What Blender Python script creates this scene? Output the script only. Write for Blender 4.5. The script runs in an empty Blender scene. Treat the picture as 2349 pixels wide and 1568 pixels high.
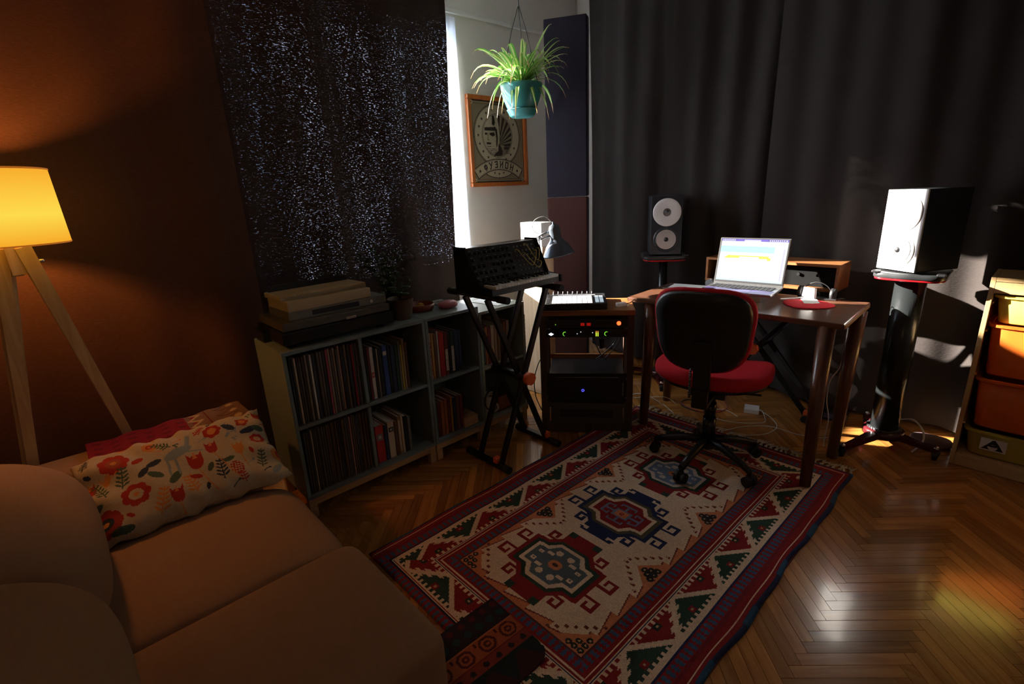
import bpy, bmesh, math, random
import numpy as np
from mathutils import Vector, Matrix
R = random.Random(7)
PI = math.pi
SC = bpy.context.scene
COL = SC.collection
# ------------------------------------------------------------------ camera, world, sun, exposure
CAM_F, PITCH, ROLL, YAW, CAM_H = 1147.29, 0.2952, -0.04834, 0.83184, 1.40
hd = Vector((-math.sin(YAW), math.cos(YAW), 0)); rt = Vector((math.cos(YAW), math.sin(YAW), 0)); up = Vector((0, 0, 1))
ff = hd * math.cos(PITCH) - up * math.sin(PITCH); u0 = hd * math.sin(PITCH) + up * math.cos(PITCH)
rr = rt * math.cos(ROLL) + u0 * math.sin(ROLL); uu = -rt * math.sin(ROLL) + u0 * math.cos(ROLL)
cd = bpy.data.cameras.new('camera'); cam = bpy.data.objects.new('camera', cd); COL.objects.link(cam)
cam.matrix_world = Matrix(((rr.x, uu.x, -ff.x, 0), (rr.y, uu.y, -ff.y, 0), (rr.z, uu.z, -ff.z, CAM_H), (0, 0, 0, 1)))
cd.sensor_width = 36; cd.lens = CAM_F * 36 / 2349; cd.clip_start = 0.02
SC.camera = cam
vs = SC.view_settings
vs.view_transform = 'Standard'; vs.look = 'None'; vs.exposure = 0.0; vs.gamma = 1.0
vs.use_curve_mapping = False
W = bpy.data.worlds.new('world'); SC.world = W; W.use_nodes = True
bg = W.node_tree.nodes['Background']; bg.inputs[0].default_value = (0.78, 0.88, 1.0, 1); bg.inputs[1].default_value = 8.0
sd = bpy.data.lights.new('sun', 'SUN'); sun = bpy.data.objects.new('sun', sd); COL.objects.link(sun)
sd.energy = 62; sd.angle = math.radians(0.6); sd.color = (1.0, 0.93, 0.82)
SUN_DIR = Vector((1, 0.50, -0.40)).normalized()
sun.rotation_euler = SUN_DIR.to_track_quat('-Z', 'Y').to_euler(); sun.location = (-6, 0, 4)
# added spot outside the window, through the gap, to brighten the storage bins
fd = bpy.data.lights.new('bin_fill_spot', 'SPOT'); fo_ = bpy.data.objects.new('bin_fill_spot', fd); COL.objects.link(fo_)
ft_ = Vector((0.06, 3.06, 0.725)); fl_ = ft_ - Vector((1, 0.415, -0.36)).normalized() * 9.0
fo_.location = fl_; fo_.rotation_euler = (ft_ - fl_).to_track_quat('-Z', 'Y').to_euler()
fd.energy = 34000; fd.spot_size = math.radians(1.85); fd.spot_blend = 0.06; fd.shadow_soft_size = 0.02; fd.color = (1.0, 0.93, 0.82)
# unseen warm point light added behind the viewer as general fill
rd = bpy.data.lights.new('warm_fill_light', 'POINT'); ro = bpy.data.objects.new('warm_fill_light', rd); COL.objects.link(ro)
rd.energy = 3.8; rd.shadow_soft_size = 0.15; rd.color = (1.0, 0.62, 0.36); ro.location = (0.9, -0.9, 2.2)

# ------------------------------------------------------------------ materials
MATS = {}
def mat(name, col, rough=0.5, metal=0.0, var=0.12, scale=30.0, bump=0.0, emit=None, es=0.0, stretch=(1, 1, 1), spec=0.5, trans=0.0):
    if name in MATS: return MATS[name]
    m = bpy.data.materials.new(name); m.use_nodes = True; nt = m.node_tree; N = nt.nodes; L = nt.links
    b = N['Principled BSDF']
    tc = N.new('ShaderNodeTexCoord'); mp = N.new('ShaderNodeMapping'); mp.inputs['Scale'].default_value = stretch
    nz = N.new('ShaderNodeTexNoise'); nz.inputs['Scale'].default_value = scale; nz.inputs['Detail'].default_value = 4
    L.new(tc.outputs['Object'], mp.inputs[0]); L.new(mp.outputs[0], nz.inputs['Vector'])
    mx = N.new('ShaderNodeMix'); mx.data_type = 'RGBA'
    mx.inputs[6].default_value = (*[c * (1 - var) for c in col], 1); mx.inputs[7].default_value = (*[min(1, c * (1 + var)) for c in col], 1)
    L.new(nz.outputs[0], mx.inputs[0]); L.new(mx.outputs[2], b.inputs['Base Color'])
    b.inputs['Roughness'].default_value = rough; b.inputs['Metallic'].default_value = metal
    b.inputs['Specular IOR Level'].default_value = spec
    if trans: b.inputs['Transmission Weight'].default_value = trans
    if bump:
        bp = N.new('ShaderNodeBump'); bp.inputs['Strength'].default_value = bump; bp.inputs['Distance'].default_value = 0.002
        L.new(nz.outputs[0], bp.inputs['Height']); L.new(bp.outputs[0], b.inputs['Normal'])
    if emit:
        b.inputs['Emission Color'].default_value = (*emit, 1); b.inputs['Emission Strength'].default_value = es
    MATS[name] = m
    return m

def attr_mat(name, rough=0.9, var=0.25, scale=260, bump=0.4, stretch=(1, 1, 1), emit=0.0, spec=0.2):
    m = bpy.data.materials.new(name); m.use_nodes = True; nt = m.node_tree; N = nt.nodes; L = nt.links
    b = N['Principled BSDF']; at = N.new('ShaderNodeAttribute'); at.attribute_name = 'Col'
    tc = N.new('ShaderNodeTexCoord'); mp = N.new('ShaderNodeMapping'); mp.inputs['Scale'].default_value = stretch
    nz = N.new('ShaderNodeTexNoise'); nz.inputs['Scale'].default_value = scale; nz.inputs['Detail'].default_value = 3
    L.new(tc.outputs['Object'], mp.inputs[0]); L.new(mp.outputs[0], nz.inputs['Vector'])
    mr = N.new('ShaderNodeMapRange'); mr.inputs[3].default_value = 1 - var; mr.inputs[4].default_value = 1 + var
    L.new(nz.outputs[0], mr.inputs[0])
    mx = N.new('ShaderNodeVectorMath'); mx.operation = 'SCALE'
    L.new(at.outputs['Color'], mx.inputs[0]); L.new(mr.outputs[0], mx.inputs['Scale'])
    L.new(mx.outputs[0], b.inputs['Base Color']); b.inputs['Roughness'].default_value = rough
    b.inputs['Specular IOR Level'].default_value = spec
    if emit:
        L.new(at.outputs['Color'], b.inputs['Emission Color']); b.inputs['Emission Strength'].default_value = emit
    if bump:
        bp = N.new('ShaderNodeBump'); bp.inputs['Strength'].default_value = bump; bp.inputs['Distance'].default_value = 0.002
        L.new(nz.outputs[0], bp.inputs['Height']); L.new(bp.outputs[0], b.inputs['Normal'])
    return m

def wood(name, c1, c2, rough=0.35, scale=3.0, ax=0, island=False, coat=0.0):
    m = bpy.data.materials.new(name); m.use_nodes = True; nt = m.node_tree; N = nt.nodes; L = nt.links
    b = N['Principled BSDF']; tc = N.new('ShaderNodeTexCoord'); mp = N.new('ShaderNodeMapping')
    s = [22, 22, 22]; s[ax] = 1.6; mp.inputs['Scale'].default_value = s
    nz = N.new('ShaderNodeTexNoise'); nz.inputs['Scale'].default_value = scale; nz.inputs['Detail'].default_value = 6; nz.inputs['Distortion'].default_value = 0.6
    L.new(tc.outputs['Object'], mp.inputs[0])
    cr = N.new('ShaderNodeValToRGB'); cr.color_ramp.elements[0].position = 0.32; cr.color_ramp.elements[1].position = 0.68
    cr.color_ramp.elements[0].color = (*c1, 1); cr.color_ramp.elements[1].color = (*c2, 1)
    if island:
        oi = N.new('ShaderNodeObjectInfo'); ge = N.new('ShaderNodeNewGeometry')
        ad = N.new('ShaderNodeMath'); ad.operation = 'ADD'; L.new(oi.outputs['Random'], ad.inputs[0]); L.new(ge.outputs['Random Per Island'], ad.inputs[1])
        fr = N.new('ShaderNodeMath'); fr.operation = 'FRACT'; L.new(ad.outputs[0], fr.inputs[0])
        vm = N.new('ShaderNodeVectorMath'); vm.operation = 'ADD'; L.new(mp.outputs[0], vm.inputs[0])
        sc = N.new('ShaderNodeMath'); sc.operation = 'MULTIPLY'; sc.inputs[1].default_value = 37; L.new(fr.outputs[0], sc.inputs[0])
        L.new(sc.outputs[0], vm.inputs[1]); L.new(vm.outputs[0], nz.inputs['Vector'])
        mr = N.new('ShaderNodeMapRange'); mr.inputs[3].default_value = 0.66; mr.inputs[4].default_value = 1.25; L.new(fr.outputs[0], mr.inputs[0])
        sm = N.new('ShaderNodeVectorMath'); sm.operation = 'SCALE'; L.new(cr.outputs[0], sm.inputs[0]); L.new(mr.outputs[0], sm.inputs['Scale'])
        L.new(sm.outputs[0], b.inputs['Base Color'])
    else:
        L.new(mp.outputs[0], nz.inputs['Vector']); L.new(cr.outputs[0], b.inputs['Base Color'])
    L.new(nz.outputs[0], cr.inputs[0])
    b.inputs['Roughness'].default_value = rough; b.inputs['Coat Weight'].default_value = coat; b.inputs['Coat Roughness'].default_value = 0.10
    bp = N.new('ShaderNodeBump'); bp.inputs['Strength'].default_value = 0.12; bp.inputs['Distance'].default_value = 0.001
    L.new(nz.outputs[0], bp.inputs['Height']); L.new(bp.outputs[0], b.inputs['Normal'])
    return m

def cloth(name, col, hole=0.0, rough=0.95, var=0.25, bump=0.5, scale=1.0):
    """woven linen; hole: how much daylight the loose weave lets through"""
    m = bpy.data.materials.new(name); m.use_nodes = True; nt = m.node_tree; N = nt.nodes; L = nt.links
    b = N['Principled BSDF']; out = N['Material Output']
    tc = N.new('ShaderNodeTexCoord'); mp = N.new('ShaderNodeMapping'); mp.inputs['Scale'].default_value = (45, 45, 190)
    nz = N.new('ShaderNodeTexNoise'); nz.inputs['Scale'].default_value = 1.6 * scale; nz.inputs['Detail'].default_value = 3
    L.new(tc.outputs['Object'], mp.inputs[0]); L.new(mp.outputs[0], nz.inputs['Vector'])
    mx = N.new('ShaderNodeMix'); mx.data_type = 'RGBA'
    mx.inputs[6].default_value = (*[c * (1 - var) for c in col], 1); mx.inputs[7].default_value = (*[c * (1 + var) for c in col], 1)
    L.new(nz.outputs[0], mx.inputs[0]); L.new(mx.outputs[2], b.inputs['Base Color'])
    b.inputs['Roughness'].default_value = rough; b.inputs['Specular IOR Level'].default_value = 0.1
    bp = N.new('ShaderNodeBump'); bp.inputs['Strength'].default_value = bump; bp.inputs['Distance'].default_value = 0.002
    L.new(nz.outputs[0], bp.inputs['Height']); L.new(bp.outputs[0], b.inputs['Normal'])
    if hole:
        m2 = N.new('ShaderNodeMapping'); m2.inputs['Scale'].default_value = (42, 42, 105); L.new(tc.outputs['Object'], m2.inputs[0])
        n2 = N.new('ShaderNodeTexNoise'); n2.inputs['Scale'].default_value = 2.0; n2.inputs['Detail'].default_value = 2.5; L.new(m2.outputs[0], n2.inputs['Vector'])
        n3 = N.new('ShaderNodeTexNoise'); n3.inputs['Scale'].default_value = 1.0; m3 = N.new('ShaderNodeMapping'); m3.inputs['Scale'].default_value = (1, 8.5, 1.3); L.new(tc.outputs['Object'], m3.inputs[0]); L.new(m3.outputs[0], n3.inputs['Vector'])
        a = N.new('ShaderNodeMapRange'); a.inputs[1].default_value = 0.60; a.inputs[2].default_value = 0.80; a.inputs[3].default_value = 0; a.inputs[4].default_value = hole
        L.new(n2.outputs[0], a.inputs[0])
        c = N.new('ShaderNodeMapRange'); c.inputs[1].default_value = 0.36; c.inputs[2].default_value = 0.66; c.inputs[3].default_value = 0.08; c.inputs[4].default_value = 1.6
        L.new(n3.outputs[0], c.inputs[0])
        mu = N.new('ShaderNodeMath'); mu.operation = 'MULTIPLY'; L.new(a.outputs[0], mu.inputs[0]); L.new(c.outputs[0], mu.inputs[1])
        tr = N.new('ShaderNodeBsdfTransparent'); tr.inputs[0].default_value = (0.75, 0.8, 1, 1)
        ms = N.new('ShaderNodeMixShader'); L.new(mu.outputs[0], ms.inputs[0]); L.new(b.outputs[0], ms.inputs[1]); L.new(tr.outputs[0], ms.inputs[2])
        L.new(ms.outputs[0], out.inputs[0])
    return m

BLACK = mat('black plastic', (0.012, 0.012, 0.014), 0.45)
BLACKM = mat('black powder coated metal', (0.010, 0.010, 0.012), 0.35, 0.0, bump=0.1, scale=200)
GLOSSB = mat('gloss black', (0.010, 0.011, 0.013), 0.15)
RUBBER = mat('rubber', (0.012, 0.012, 0.012), 0.8)
WHITE = mat('white plastic', (0.75, 0.75, 0.74), 0.35, var=0.03)
PAPER = mat('white paper', (0.82, 0.82, 0.8), 0.8, var=0.04)
CHROME = mat('chrome', (0.75, 0.75, 0.76), 0.12, 1.0, var=0.02)
ALU = mat('brushed aluminium', (0.55, 0.56, 0.58), 0.2, 0.9, var=0.05, scale=8, stretch=(1, 60, 60))
STEEL = mat('dark steel', (0.16, 0.16, 0.17), 0.35, 0.8)
RED = mat('red fabric', (0.62, 0.022, 0.035), 0.9, var=0.15, scale=300, bump=0.3, spec=0.2)
REDPL = mat('red plastic', (0.55, 0.03, 0.02), 0.35)
WALLM = mat('painted plaster', (0.80, 0.78, 0.75), 0.9, var=0.04, scale=12, bump=0.15, spec=0.2)
CEILM = mat('ceiling paint', (0.55, 0.54, 0.50), 0.9, var=0.03, scale=8, spec=0.2)
TRIMM = mat('white gloss trim', (0.8, 0.8, 0.8), 0.4, var=0.02)
EKET = mat('blue grey lacquer', (0.17, 0.215, 0.225), 0.5, var=0.06, scale=15)
PINE = wood('pale pine', (0.52, 0.32, 0.13), (0.68, 0.46, 0.22), 0.5, 2.2, 2)
OAKP = wood('oiled birch', (0.42, 0.24, 0.10), (0.55, 0.34, 0.16), 0.5, 2.2, 1)
WALN = wood('walnut desk', (0.085, 0.034, 0.019), (0.15, 0.066, 0.037), 0.28, 2.5, 0, coat=0.3)
CHERRY = wood('cherry legs', (0.10, 0.032, 0.013), (0.16, 0.058, 0.024), 0.33, 2.0, 2, coat=0.2)
RACKW = wood('rack wood', (0.20, 0.075, 0.022), (0.34, 0.14, 0.045), 0.4, 2.0, 0)
PARQ = wood('parquet oak', (0.31, 0.125, 0.027), (0.46, 0.205, 0.050), 0.23, 2.4, 0, island=True, coat=0.5)

# ------------------------------------------------------------------ mesh helpers
def new(): return bmesh.new()
def box(bm, c, s, rz=0, rx=0, ry=0, bev=0.0):
    M = Matrix.Translation(c) @ Matrix.Rotation(rz, 4, 'Z') @ Matrix.Rotation(ry, 4, 'Y') @ Matrix.Rotation(rx, 4, 'X') @ Matrix.Diagonal((*s, 1))
    r = bmesh.ops.create_cube(bm, size=1, matrix=M)
    if bev:
        es = {e for v in r['verts'] for e in v.link_edges}
        bmesh.ops.bevel(bm, geom=list(es), offset=bev, segments=2, affect='EDGES', profile=0.6)
    return bm
def cyl(bm, a, b, r1, r2=None, n=16, smooth=True, caps=True):
    a = Vector(a); b = Vector(b); d = b - a; r2 = r1 if r2 is None else r2
    q = Vector((0, 0, 1)).rotation_difference(d).to_matrix().to_4x4()
    g = bmesh.ops.create_cone(bm, cap_ends=caps, segments=n, radius1=r1, radius2=r2, depth=d.length, matrix=Matrix.Translation((a + b) / 2) @ q)
    if smooth:
        for f in {f for v in g['verts'] for f in v.link_faces}:
            if len(f.verts) == 4: f.smooth = True
    return bm
def lathe(bm, prof, n=28, o=(0, 0, 0), M=None, cap=True):
    M = M or Matrix.Translation(o); rings = []
    for r, z in prof:
        rings.append([bm.verts.new(M @ Vector((max(r, 1e-5) * math.cos(2 * PI * k / n), max(r, 1e-5) * math.sin(2 * PI * k / n), z))) for k in range(n)])
    for a, b in zip(rings, rings[1:]):
        for k in range(n):
            f = bm.faces.new((a[k], a[(k + 1) % n], b[(k + 1) % n], b[k])); f.smooth = True
    if cap:
        bm.faces.new(list(reversed(rings[0]))); bm.faces.new(rings[-1])
    return bm
def tube(bm, pts, r, n=8, closed=False):
    pts = [Vector(p) for p in pts]; rings = []; m = len(pts); nrm = None
    for i, p in enumerate(pts):
        t = (pts[min(i + 1, m - 1)] - pts[max(i - 1, 0)]).normalized()
        if nrm is None: nrm = t.orthogonal().normalized()
        else: nrm = (nrm - t * nrm.dot(t)).normalized()
        b = t.cross(nrm); rad = r(i / (m - 1)) if callable(r) else r
        rings.append([bm.verts.new(p + (nrm * math.cos(2 * PI * k / n) + b * math.sin(2 * PI * k / n)) * rad) for k in range(n)])
    for a, b in zip(rings, rings[1:]):
        for k in range(n):
            f = bm.faces.new((a[k], a[(k + 1) % n], b[(k + 1) % n], b[k])); f.smooth = True
    bm.faces.new(list(reversed(rings[0]))); bm.faces.new(rings[-1])
    return bm
def spline(pts, n=8):
    pts = [Vector(p) for p in pts]; out = []
    P = [pts[0]] + pts + [pts[-1]]
    for i in range(1, len(P) - 2):
        for k in range(n):
            t = k / n; a, b, c, d = P[i - 1:i + 3]
            out.append(0.5 * ((2 * b) + (c - a) * t + (2 * a - 5 * b + 4 * c - d) * t * t + (3 * b - a - 3 * c + d) * t ** 3))
    out.append(pts[-1]); return out
def prism(bm, pts, z0, z1, M=None):
    M = M or Matrix(); lo = [bm.verts.new(M @ Vector((x, y, z0))) for x, y in pts]; hi = [bm.verts.new(M @ Vector((x, y, z1))) for x, y in pts]
    n = len(pts)
    for k in range(n): bm.faces.new((lo[k], lo[(k + 1) % n], hi[(k + 1) % n], hi[k]))
    bm.faces.new(list(reversed(lo))); bm.faces.new(hi)
    return bm
def loft(bm, loops):
    rs = [[bm.verts.new(p) for p in lp] for lp in loops]; n = len(rs[0])
    for a, b in zip(rs, rs[1:]):
        for k in range(n):
            f = bm.faces.new((a[k], a[(k + 1) % n], b[(k + 1) % n], b[k])); f.smooth = True
    f = bm.faces.new(list(reversed(rs[0]))); f.smooth = True
    f = bm.faces.new(rs[-1]); f.smooth = True
    return bm
def superell(w, h, e=4, n=40, taper=0.0):
    o = []
    for k in range(n):
        t = 2 * PI * k / n; c, s = math.cos(t), math.sin(t)
        x = w / 2 * math.copysign(abs(c) ** (2 / e), c); y = h / 2 * math.copysign(abs(s) ** (2 / e), s)
        o.append((x * (1 + taper * y / (h / 2)), y))
    return o
def softbox(bm, c, s, k=6.0, n=14, puff=0.0, rz=0, M=None, fn=None):
    """cushion: a rounded box with a little puff"""
    M = M or (Matrix.Translation(c) @ Matrix.Rotation(rz, 4, 'Z')); g = {}
    def vert(i, j, l):
        key = (i, j, l)
        if key in g: return g[key]
        p = [math.sin((2 * t / n - 1) * PI / 2 * 0.98) / math.sin(PI / 2 * 0.98) for t in (i, j, l)]
        nm = sum(abs(x) ** k for x in p) ** (1 / k); q = [x / nm for x in p]
        v = Vector((q[0] * s[0] / 2, q[1] * s[1] / 2, q[2] * s[2] / 2))
        v.z += puff * math.copysign(1, q[2]) * (1 - q[0] ** 2) * (1 - q[1] ** 2) * abs(q[2])
        if fn: v = fn(v)
        g[key] = bm.verts.new(M @ v); return g[key]
    for a in range(n):
        for b in range(n):
            for q in ((vert(a, b, 0), vert(a, b + 1, 0), vert(a + 1, b + 1, 0), vert(a + 1, b, 0)),
                      (vert(a, b, n), vert(a + 1, b, n), vert(a + 1, b + 1, n), vert(a, b + 1, n)),
                      (vert(a, 0, b), vert(a + 1, 0, b), vert(a + 1, 0, b + 1), vert(a, 0, b + 1)),
                      (vert(a, n, b), vert(a, n, b + 1), vert(a + 1, n, b + 1), vert(a + 1, n, b)),
                      (vert(0, a, b), vert(0, a, b + 1), vert(0, a + 1, b + 1), vert(0, a + 1, b)),
                      (vert(n, a, b), vert(n, a + 1, b), vert(n, a + 1, b + 1), vert(n, a, b + 1))):
                f = bm.faces.new(q); f.smooth = True
    return bm
def obj(name, bm, m, parent=None, loc=None, rot=None):
    me = bpy.data.meshes.new(name)
    if isinstance(bm, bmesh.types.BMesh): bm.normal_update(); bm.to_mesh(me); bm.free()
    else: me = bm
    if m is not None: me.materials.append(m)
    o = bpy.data.objects.new(name, me); COL.objects.link(o)
    if parent: o.parent = parent
    if loc: o.location = loc
    if rot: o.rotation_euler = rot
    return o
def thing(name, label, cat, loc=(0, 0, 0), rz=0, group=None):
    o = bpy.data.objects.new(name, None); COL.objects.link(o); o.location = loc; o.rotation_euler = (0, 0, rz); o.empty_display_size = 0.1
    o['label'] = label; o['category'] = cat
    if group: o['group'] = group
    return o
def tag(o, label, cat, group=None):
    o['label'] = label; o['category'] = cat
    if group: o['group'] = group
    return o
def struct(name, bm, m, parent=None):
    o = obj(name, bm, m, parent)
    if not parent: o['kind'] = 'structure'
    return o

class Canvas:
    """colours laid on a grid of knots; becomes a mesh with one coloured face per knot"""
    def __init__(s, w, h, res, bg):
        s.w, s.h, s.nx, s.ny = w, h, int(round(w / res)), int(round(h / res))
        s.x = (np.arange(s.nx) + .5) * w / s.nx; s.y = (np.arange(s.ny) + .5) * h / s.ny
        s.a = np.empty((s.ny, s.nx, 3), np.float32); s.a[:] = bg
    def _sl(s, x0, x1, y0, y1):
        i0 = max(0, int(x0 / s.w * s.nx) - 1); i1 = min(s.nx, int(x1 / s.w * s.nx) + 2)
        j0 = max(0, int(y0 / s.h * s.ny) - 1); j1 = min(s.ny, int(y1 / s.h * s.ny) + 2)
        return slice(i0, max(i0, i1)), slice(j0, max(j0, j1))
    def where(s, mask, c): s.a[mask] = c
    def rect(s, x0, y0, x1, y1, c): s.poly([(x0, y0), (x1, y0), (x1, y1), (x0, y1)], c)
    def poly(s, pts, c):
        xs = [p[0] for p in pts]; ys = [p[1] for p in pts]; si, sj = s._sl(min(xs), max(xs), min(ys), max(ys))
        X, Y = np.meshgrid(s.x[si], s.y[sj])
        if X.size == 0: return
        ins = np.zeros(X.shape, bool); n = len(pts)
        for k in range(n):
            x1, y1 = pts[k]; x2, y2 = pts[(k + 1) % n]
            if y1 == y2: continue
            ins ^= ((Y < y1) != (Y < y2)) & (X < (x2 - x1) * (Y - y1) / (y2 - y1) + x1)
        v = s.a[sj, si]; v[ins] = c
    def ell(s, cx, cy, rx, ry, c, rin=0.0, ang=0.0):
        r = max(rx, ry); si, sj = s._sl(cx - r, cx + r, cy - r, cy + r); X, Y = np.meshgrid(s.x[si] - cx, s.y[sj] - cy)
        if X.size == 0: return
        U = X * math.cos(ang) + Y * math.sin(ang); V_ = -X * math.sin(ang) + Y * math.cos(ang)
        d = (U / rx) ** 2 + (V_ / ry) ** 2; v = s.a[sj, si]; v[(d < 1) & (d >= rin * rin)] = c
    def line(s, pts, w, c):
        for (x1, y1), (x2, y2) in zip(pts, pts[1:]):
            si, sj = s._sl(min(x1, x2) - w, max(x1, x2) + w, min(y1, y2) - w, max(y1, y2) + w); X, Y = np.meshgrid(s.x[si], s.y[sj])
            if X.size == 0: continue
            dx, dy = x2 - x1, y2 - y1; L2 = max(dx * dx + dy * dy, 1e-9)
            t = np.clip(((X - x1) * dx + (Y - y1) * dy) / L2, 0, 1); d = np.hypot(X - x1 - t * dx, Y - y1 - t * dy)
            v = s.a[sj, si]; v[d < w / 2] = c
    def star(s, cx, cy, r, c):
        s.poly([(cx + (r if k % 2 == 0 else r * .45) * math.sin(k * PI / 5), cy + (r if k % 2 == 0 else r * .45) * math.cos(k * PI / 5)) for k in range(10)], c)
    def mesh(s, name, fn=None):
        gx = np.arange(s.nx + 1) * s.w / s.nx; gy = np.arange(s.ny + 1) * s.h / s.ny; X, Y = np.meshgrid(gx, gy)
        P = np.stack(fn(X, Y) if fn else (X, Y, X * 0), -1).reshape(-1, 3).astype(np.float32)
        i = np.arange(s.ny)[:, None] * (s.nx + 1) + np.arange(s.nx)[None]
        F = np.stack([i, i + 1, i + s.nx + 2, i + s.nx + 1], -1).reshape(-1, 4); nf = len(F)
        me = bpy.data.meshes.new(name); me.vertices.add(len(P)); me.vertices.foreach_set('co', P.ravel())
        me.loops.add(nf * 4); me.loops.foreach_set('vertex_index', F.ravel().astype(np.int32)); me.polygons.add(nf)
        me.polygons.foreach_set('loop_start', np.arange(0, nf * 4, 4, dtype=np.int32))
        me.polygons.foreach_set('use_smooth', np.ones(nf, bool)); me.update(calc_edges=True)
        at = me.color_attributes.new('Col', 'FLOAT_COLOR', 'CORNER')
        c = np.ones((nf, 4), np.float32); c[:, :3] = s.a.reshape(-1, 3); at.data.foreach_set('color', np.repeat(c, 4, 0).ravel())
        return me

# ================================================================== THE SETTING
XL, YF, ZC = -3.0, 3.62, 2.86           # left wall, far wall, ceiling
XR, YB = 2.2, -2.4
WY0, WY1, WZ0, WZ1 = 0.90, 2.315, 0.93, 2.44
bm = new(); box(bm, ((XL + XR) / 2, (YF + YB) / 2, -0.06), (XR - XL + .4, YF - YB + .4, 0.10))
floor = struct('floor', bm, mat('floor underlay', (0.04, 0.018, 0.008), 0.9))
def plank_bm(w, l):
    b = new(); box(b, (0, 0, -0.006), (l, w, 0.012)); return b
PW, PL = 0.0403, 0.3224; GAP = 0.0013
cells = []
for k in range(-90, 100):
    for j in range(-14, 16):
        u, v = k * PW + j * PL, k * PW - j * PL
        for (uc, vc, hor) in ((u + PL / 2, v + PW / 2, True), (u + PW / 2, v + PW + PL / 2, False)):
            a = PI / 4
            x = uc * math.cos(a) - vc * math.sin(a) - 0.29; y = uc * math.sin(a) + vc * math.cos(a) + 1.43
            if XL - .1 < x < XR + .1 and YB - .1 < y < YF + .1: cells.append((x, y, a if hor else a + PI / 2))
def seen(x, y):
    d = Vector((x, y, -CAM_H)); z = d.dot(ff)
    if z < .1: return False
    px = 1174.5 + CAM_F * d.dot(rr) / z; py = 784 - CAM_F * d.dot(uu) / z
    if not (-40 < px < 2390 and -40 < py < 1620): return False
    if -1.66 < x < -0.50 and 0.72 < y < 2.58: return False      # under the rug
    if x < -2.12 and 0.6 < y < 2.0: return False                # under the bookcases
    if y < 0.45 and x < -0.8: return False
    if x < -1.7 and y < .75: return False
    if y > 3.4 or x < -2.5: return False
    return True
vis = sorted([c for c in cells if seen(c[0], c[1])], key=lambda c: c[0] ** 2 + c[1] ** 2)[:298]
vset = set(vis)
pm = bpy.data.meshes.new('plank'); b = plank_bm(PW - GAP, PL - GAP); b.to_mesh(pm); b.free(); pm.materials.append(PARQ)
for (x, y, a) in vis:
    o = bpy.data.objects.new('plank', pm); COL.objects.link(o); o.parent = floor
    o.location = (x, y, R.uniform(-0.0009, 0)); o.rotation_euler = (R.uniform(-.004, .004), R.uniform(-.0006, .0006), a)
bm = new()
for (x, y, a) in cells:
    if (x, y, a) in vset: continue
    box(bm, (x, y, -0.0065), (PL - GAP, PW - GAP, 0.012), rz=a)
o = obj('parquet', bm, PARQ, floor); o['kind'] = 'stuff'
o['label'] = 'rest of the oak herringbone parquet'
T = 0.2
bm = new(); box(bm, ((XL + XR) / 2, (YF + YB) / 2, ZC + .1), (XR - XL + .4, YF - YB + .4, 0.2)); struct('ceiling', bm, CEILM)
bm = new()
cx = XL - T / 2
box(bm, (cx, (YB + WY0) / 2, ZC / 2), (T, WY0 - YB, ZC)); box(bm, (cx, (WY1 + YF) / 2, ZC / 2), (T, YF - WY1, ZC))
box(bm, (cx, (WY0 + WY1) / 2, WZ0 / 2), (T, WY1 - WY0, WZ0)); box(bm, (cx, (WY0 + WY1) / 2, (WZ1 + ZC) / 2), (T, WY1 - WY0, ZC - WZ1))
struct('wall_left', bm, WALLM)
bm = new(); box(bm, ((XL + XR) / 2, YF + .1, ZC / 2), (XR - XL + .4, .2, ZC)); struct('wall_far', bm, WALLM)
bm = new(); box(bm, (XR + .1, (YF + YB) / 2, ZC / 2), (.2, YF - YB + .4, ZC)); struct('wall_right', bm, WALLM)
bm = new(); box(bm, ((XL + XR) / 2, YB - .1, ZC / 2), (XR - XL + .4, .2, ZC)); struct('wall_back', bm, WALLM)
bm = new(); box(bm, (XL + .012, (WY1 + YF) / 2 - .05, 2.535), (.024, YF - WY1 + .1, .022), bev=.004); struct('trim_1', bm, TRIMM)
bm = new(); box(bm, (XL + .008, (2.45 + YF) / 2, .05), (.016, YF - 2.45, .10)); struct('baseboard_left', bm, TRIMM)
# window
win = bpy.data.objects.new('window_1', None); COL.objects.link(win); win['kind'] = 'structure'; win.location = (XL - .1, 0, 0)
bm = new()
for y in (WY0 + .02, (WY0 + WY1) / 2, WY1 - .02): box(bm, (0, y, (WZ0 + WZ1) / 2), (.06, .04, WZ1 - WZ0), bev=.004)
for z in (WZ0 + .02, WZ1 - .02): box(bm, (0, (WY0 + WY1) / 2, z), (.06, WY1 - WY0, .04), bev=.004)
obj('window_frame', bm, mat('window paint', (0.55, 0.62, 0.8), 0.4, var=0.02), win)
GL = bpy.data.materials.new('window glass'); GL.use_nodes = True; nt = GL.node_tree
tr = nt.nodes.new('ShaderNodeBsdfTransparent'); gs = nt.nodes.new('ShaderNodeBsdfGlossy'); gs.inputs['Roughness'].default_value = .02
ms = nt.nodes.new('ShaderNodeMixShader'); ms.inputs[0].default_value = .05; nt.links.new(tr.outputs[0], ms.inputs[1]); nt.links.new(gs.outputs[0], ms.inputs[2]); nt.links.new(ms.outputs[0], nt.nodes['Material Output'].inputs[0])
for y0, y1 in ((WY0 + .04, (WY0 + WY1) / 2 - .02), ((WY0 + WY1) / 2 + .02, WY1 - .04)):
    bm = new(); box(bm, (0, (y0 + y1) / 2, (WZ0 + WZ1) / 2), (.005, y1 - y0, WZ1 - WZ0 - .08)); obj('pane', bm, GL, win)
bm = new(); box(bm, (.09, (WY0 + WY1) / 2, WZ0 - .012), (.16, WY1 - WY0 + .04, .024), bev=.004); obj('window_sill', bm, TRIMM, win)

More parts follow.
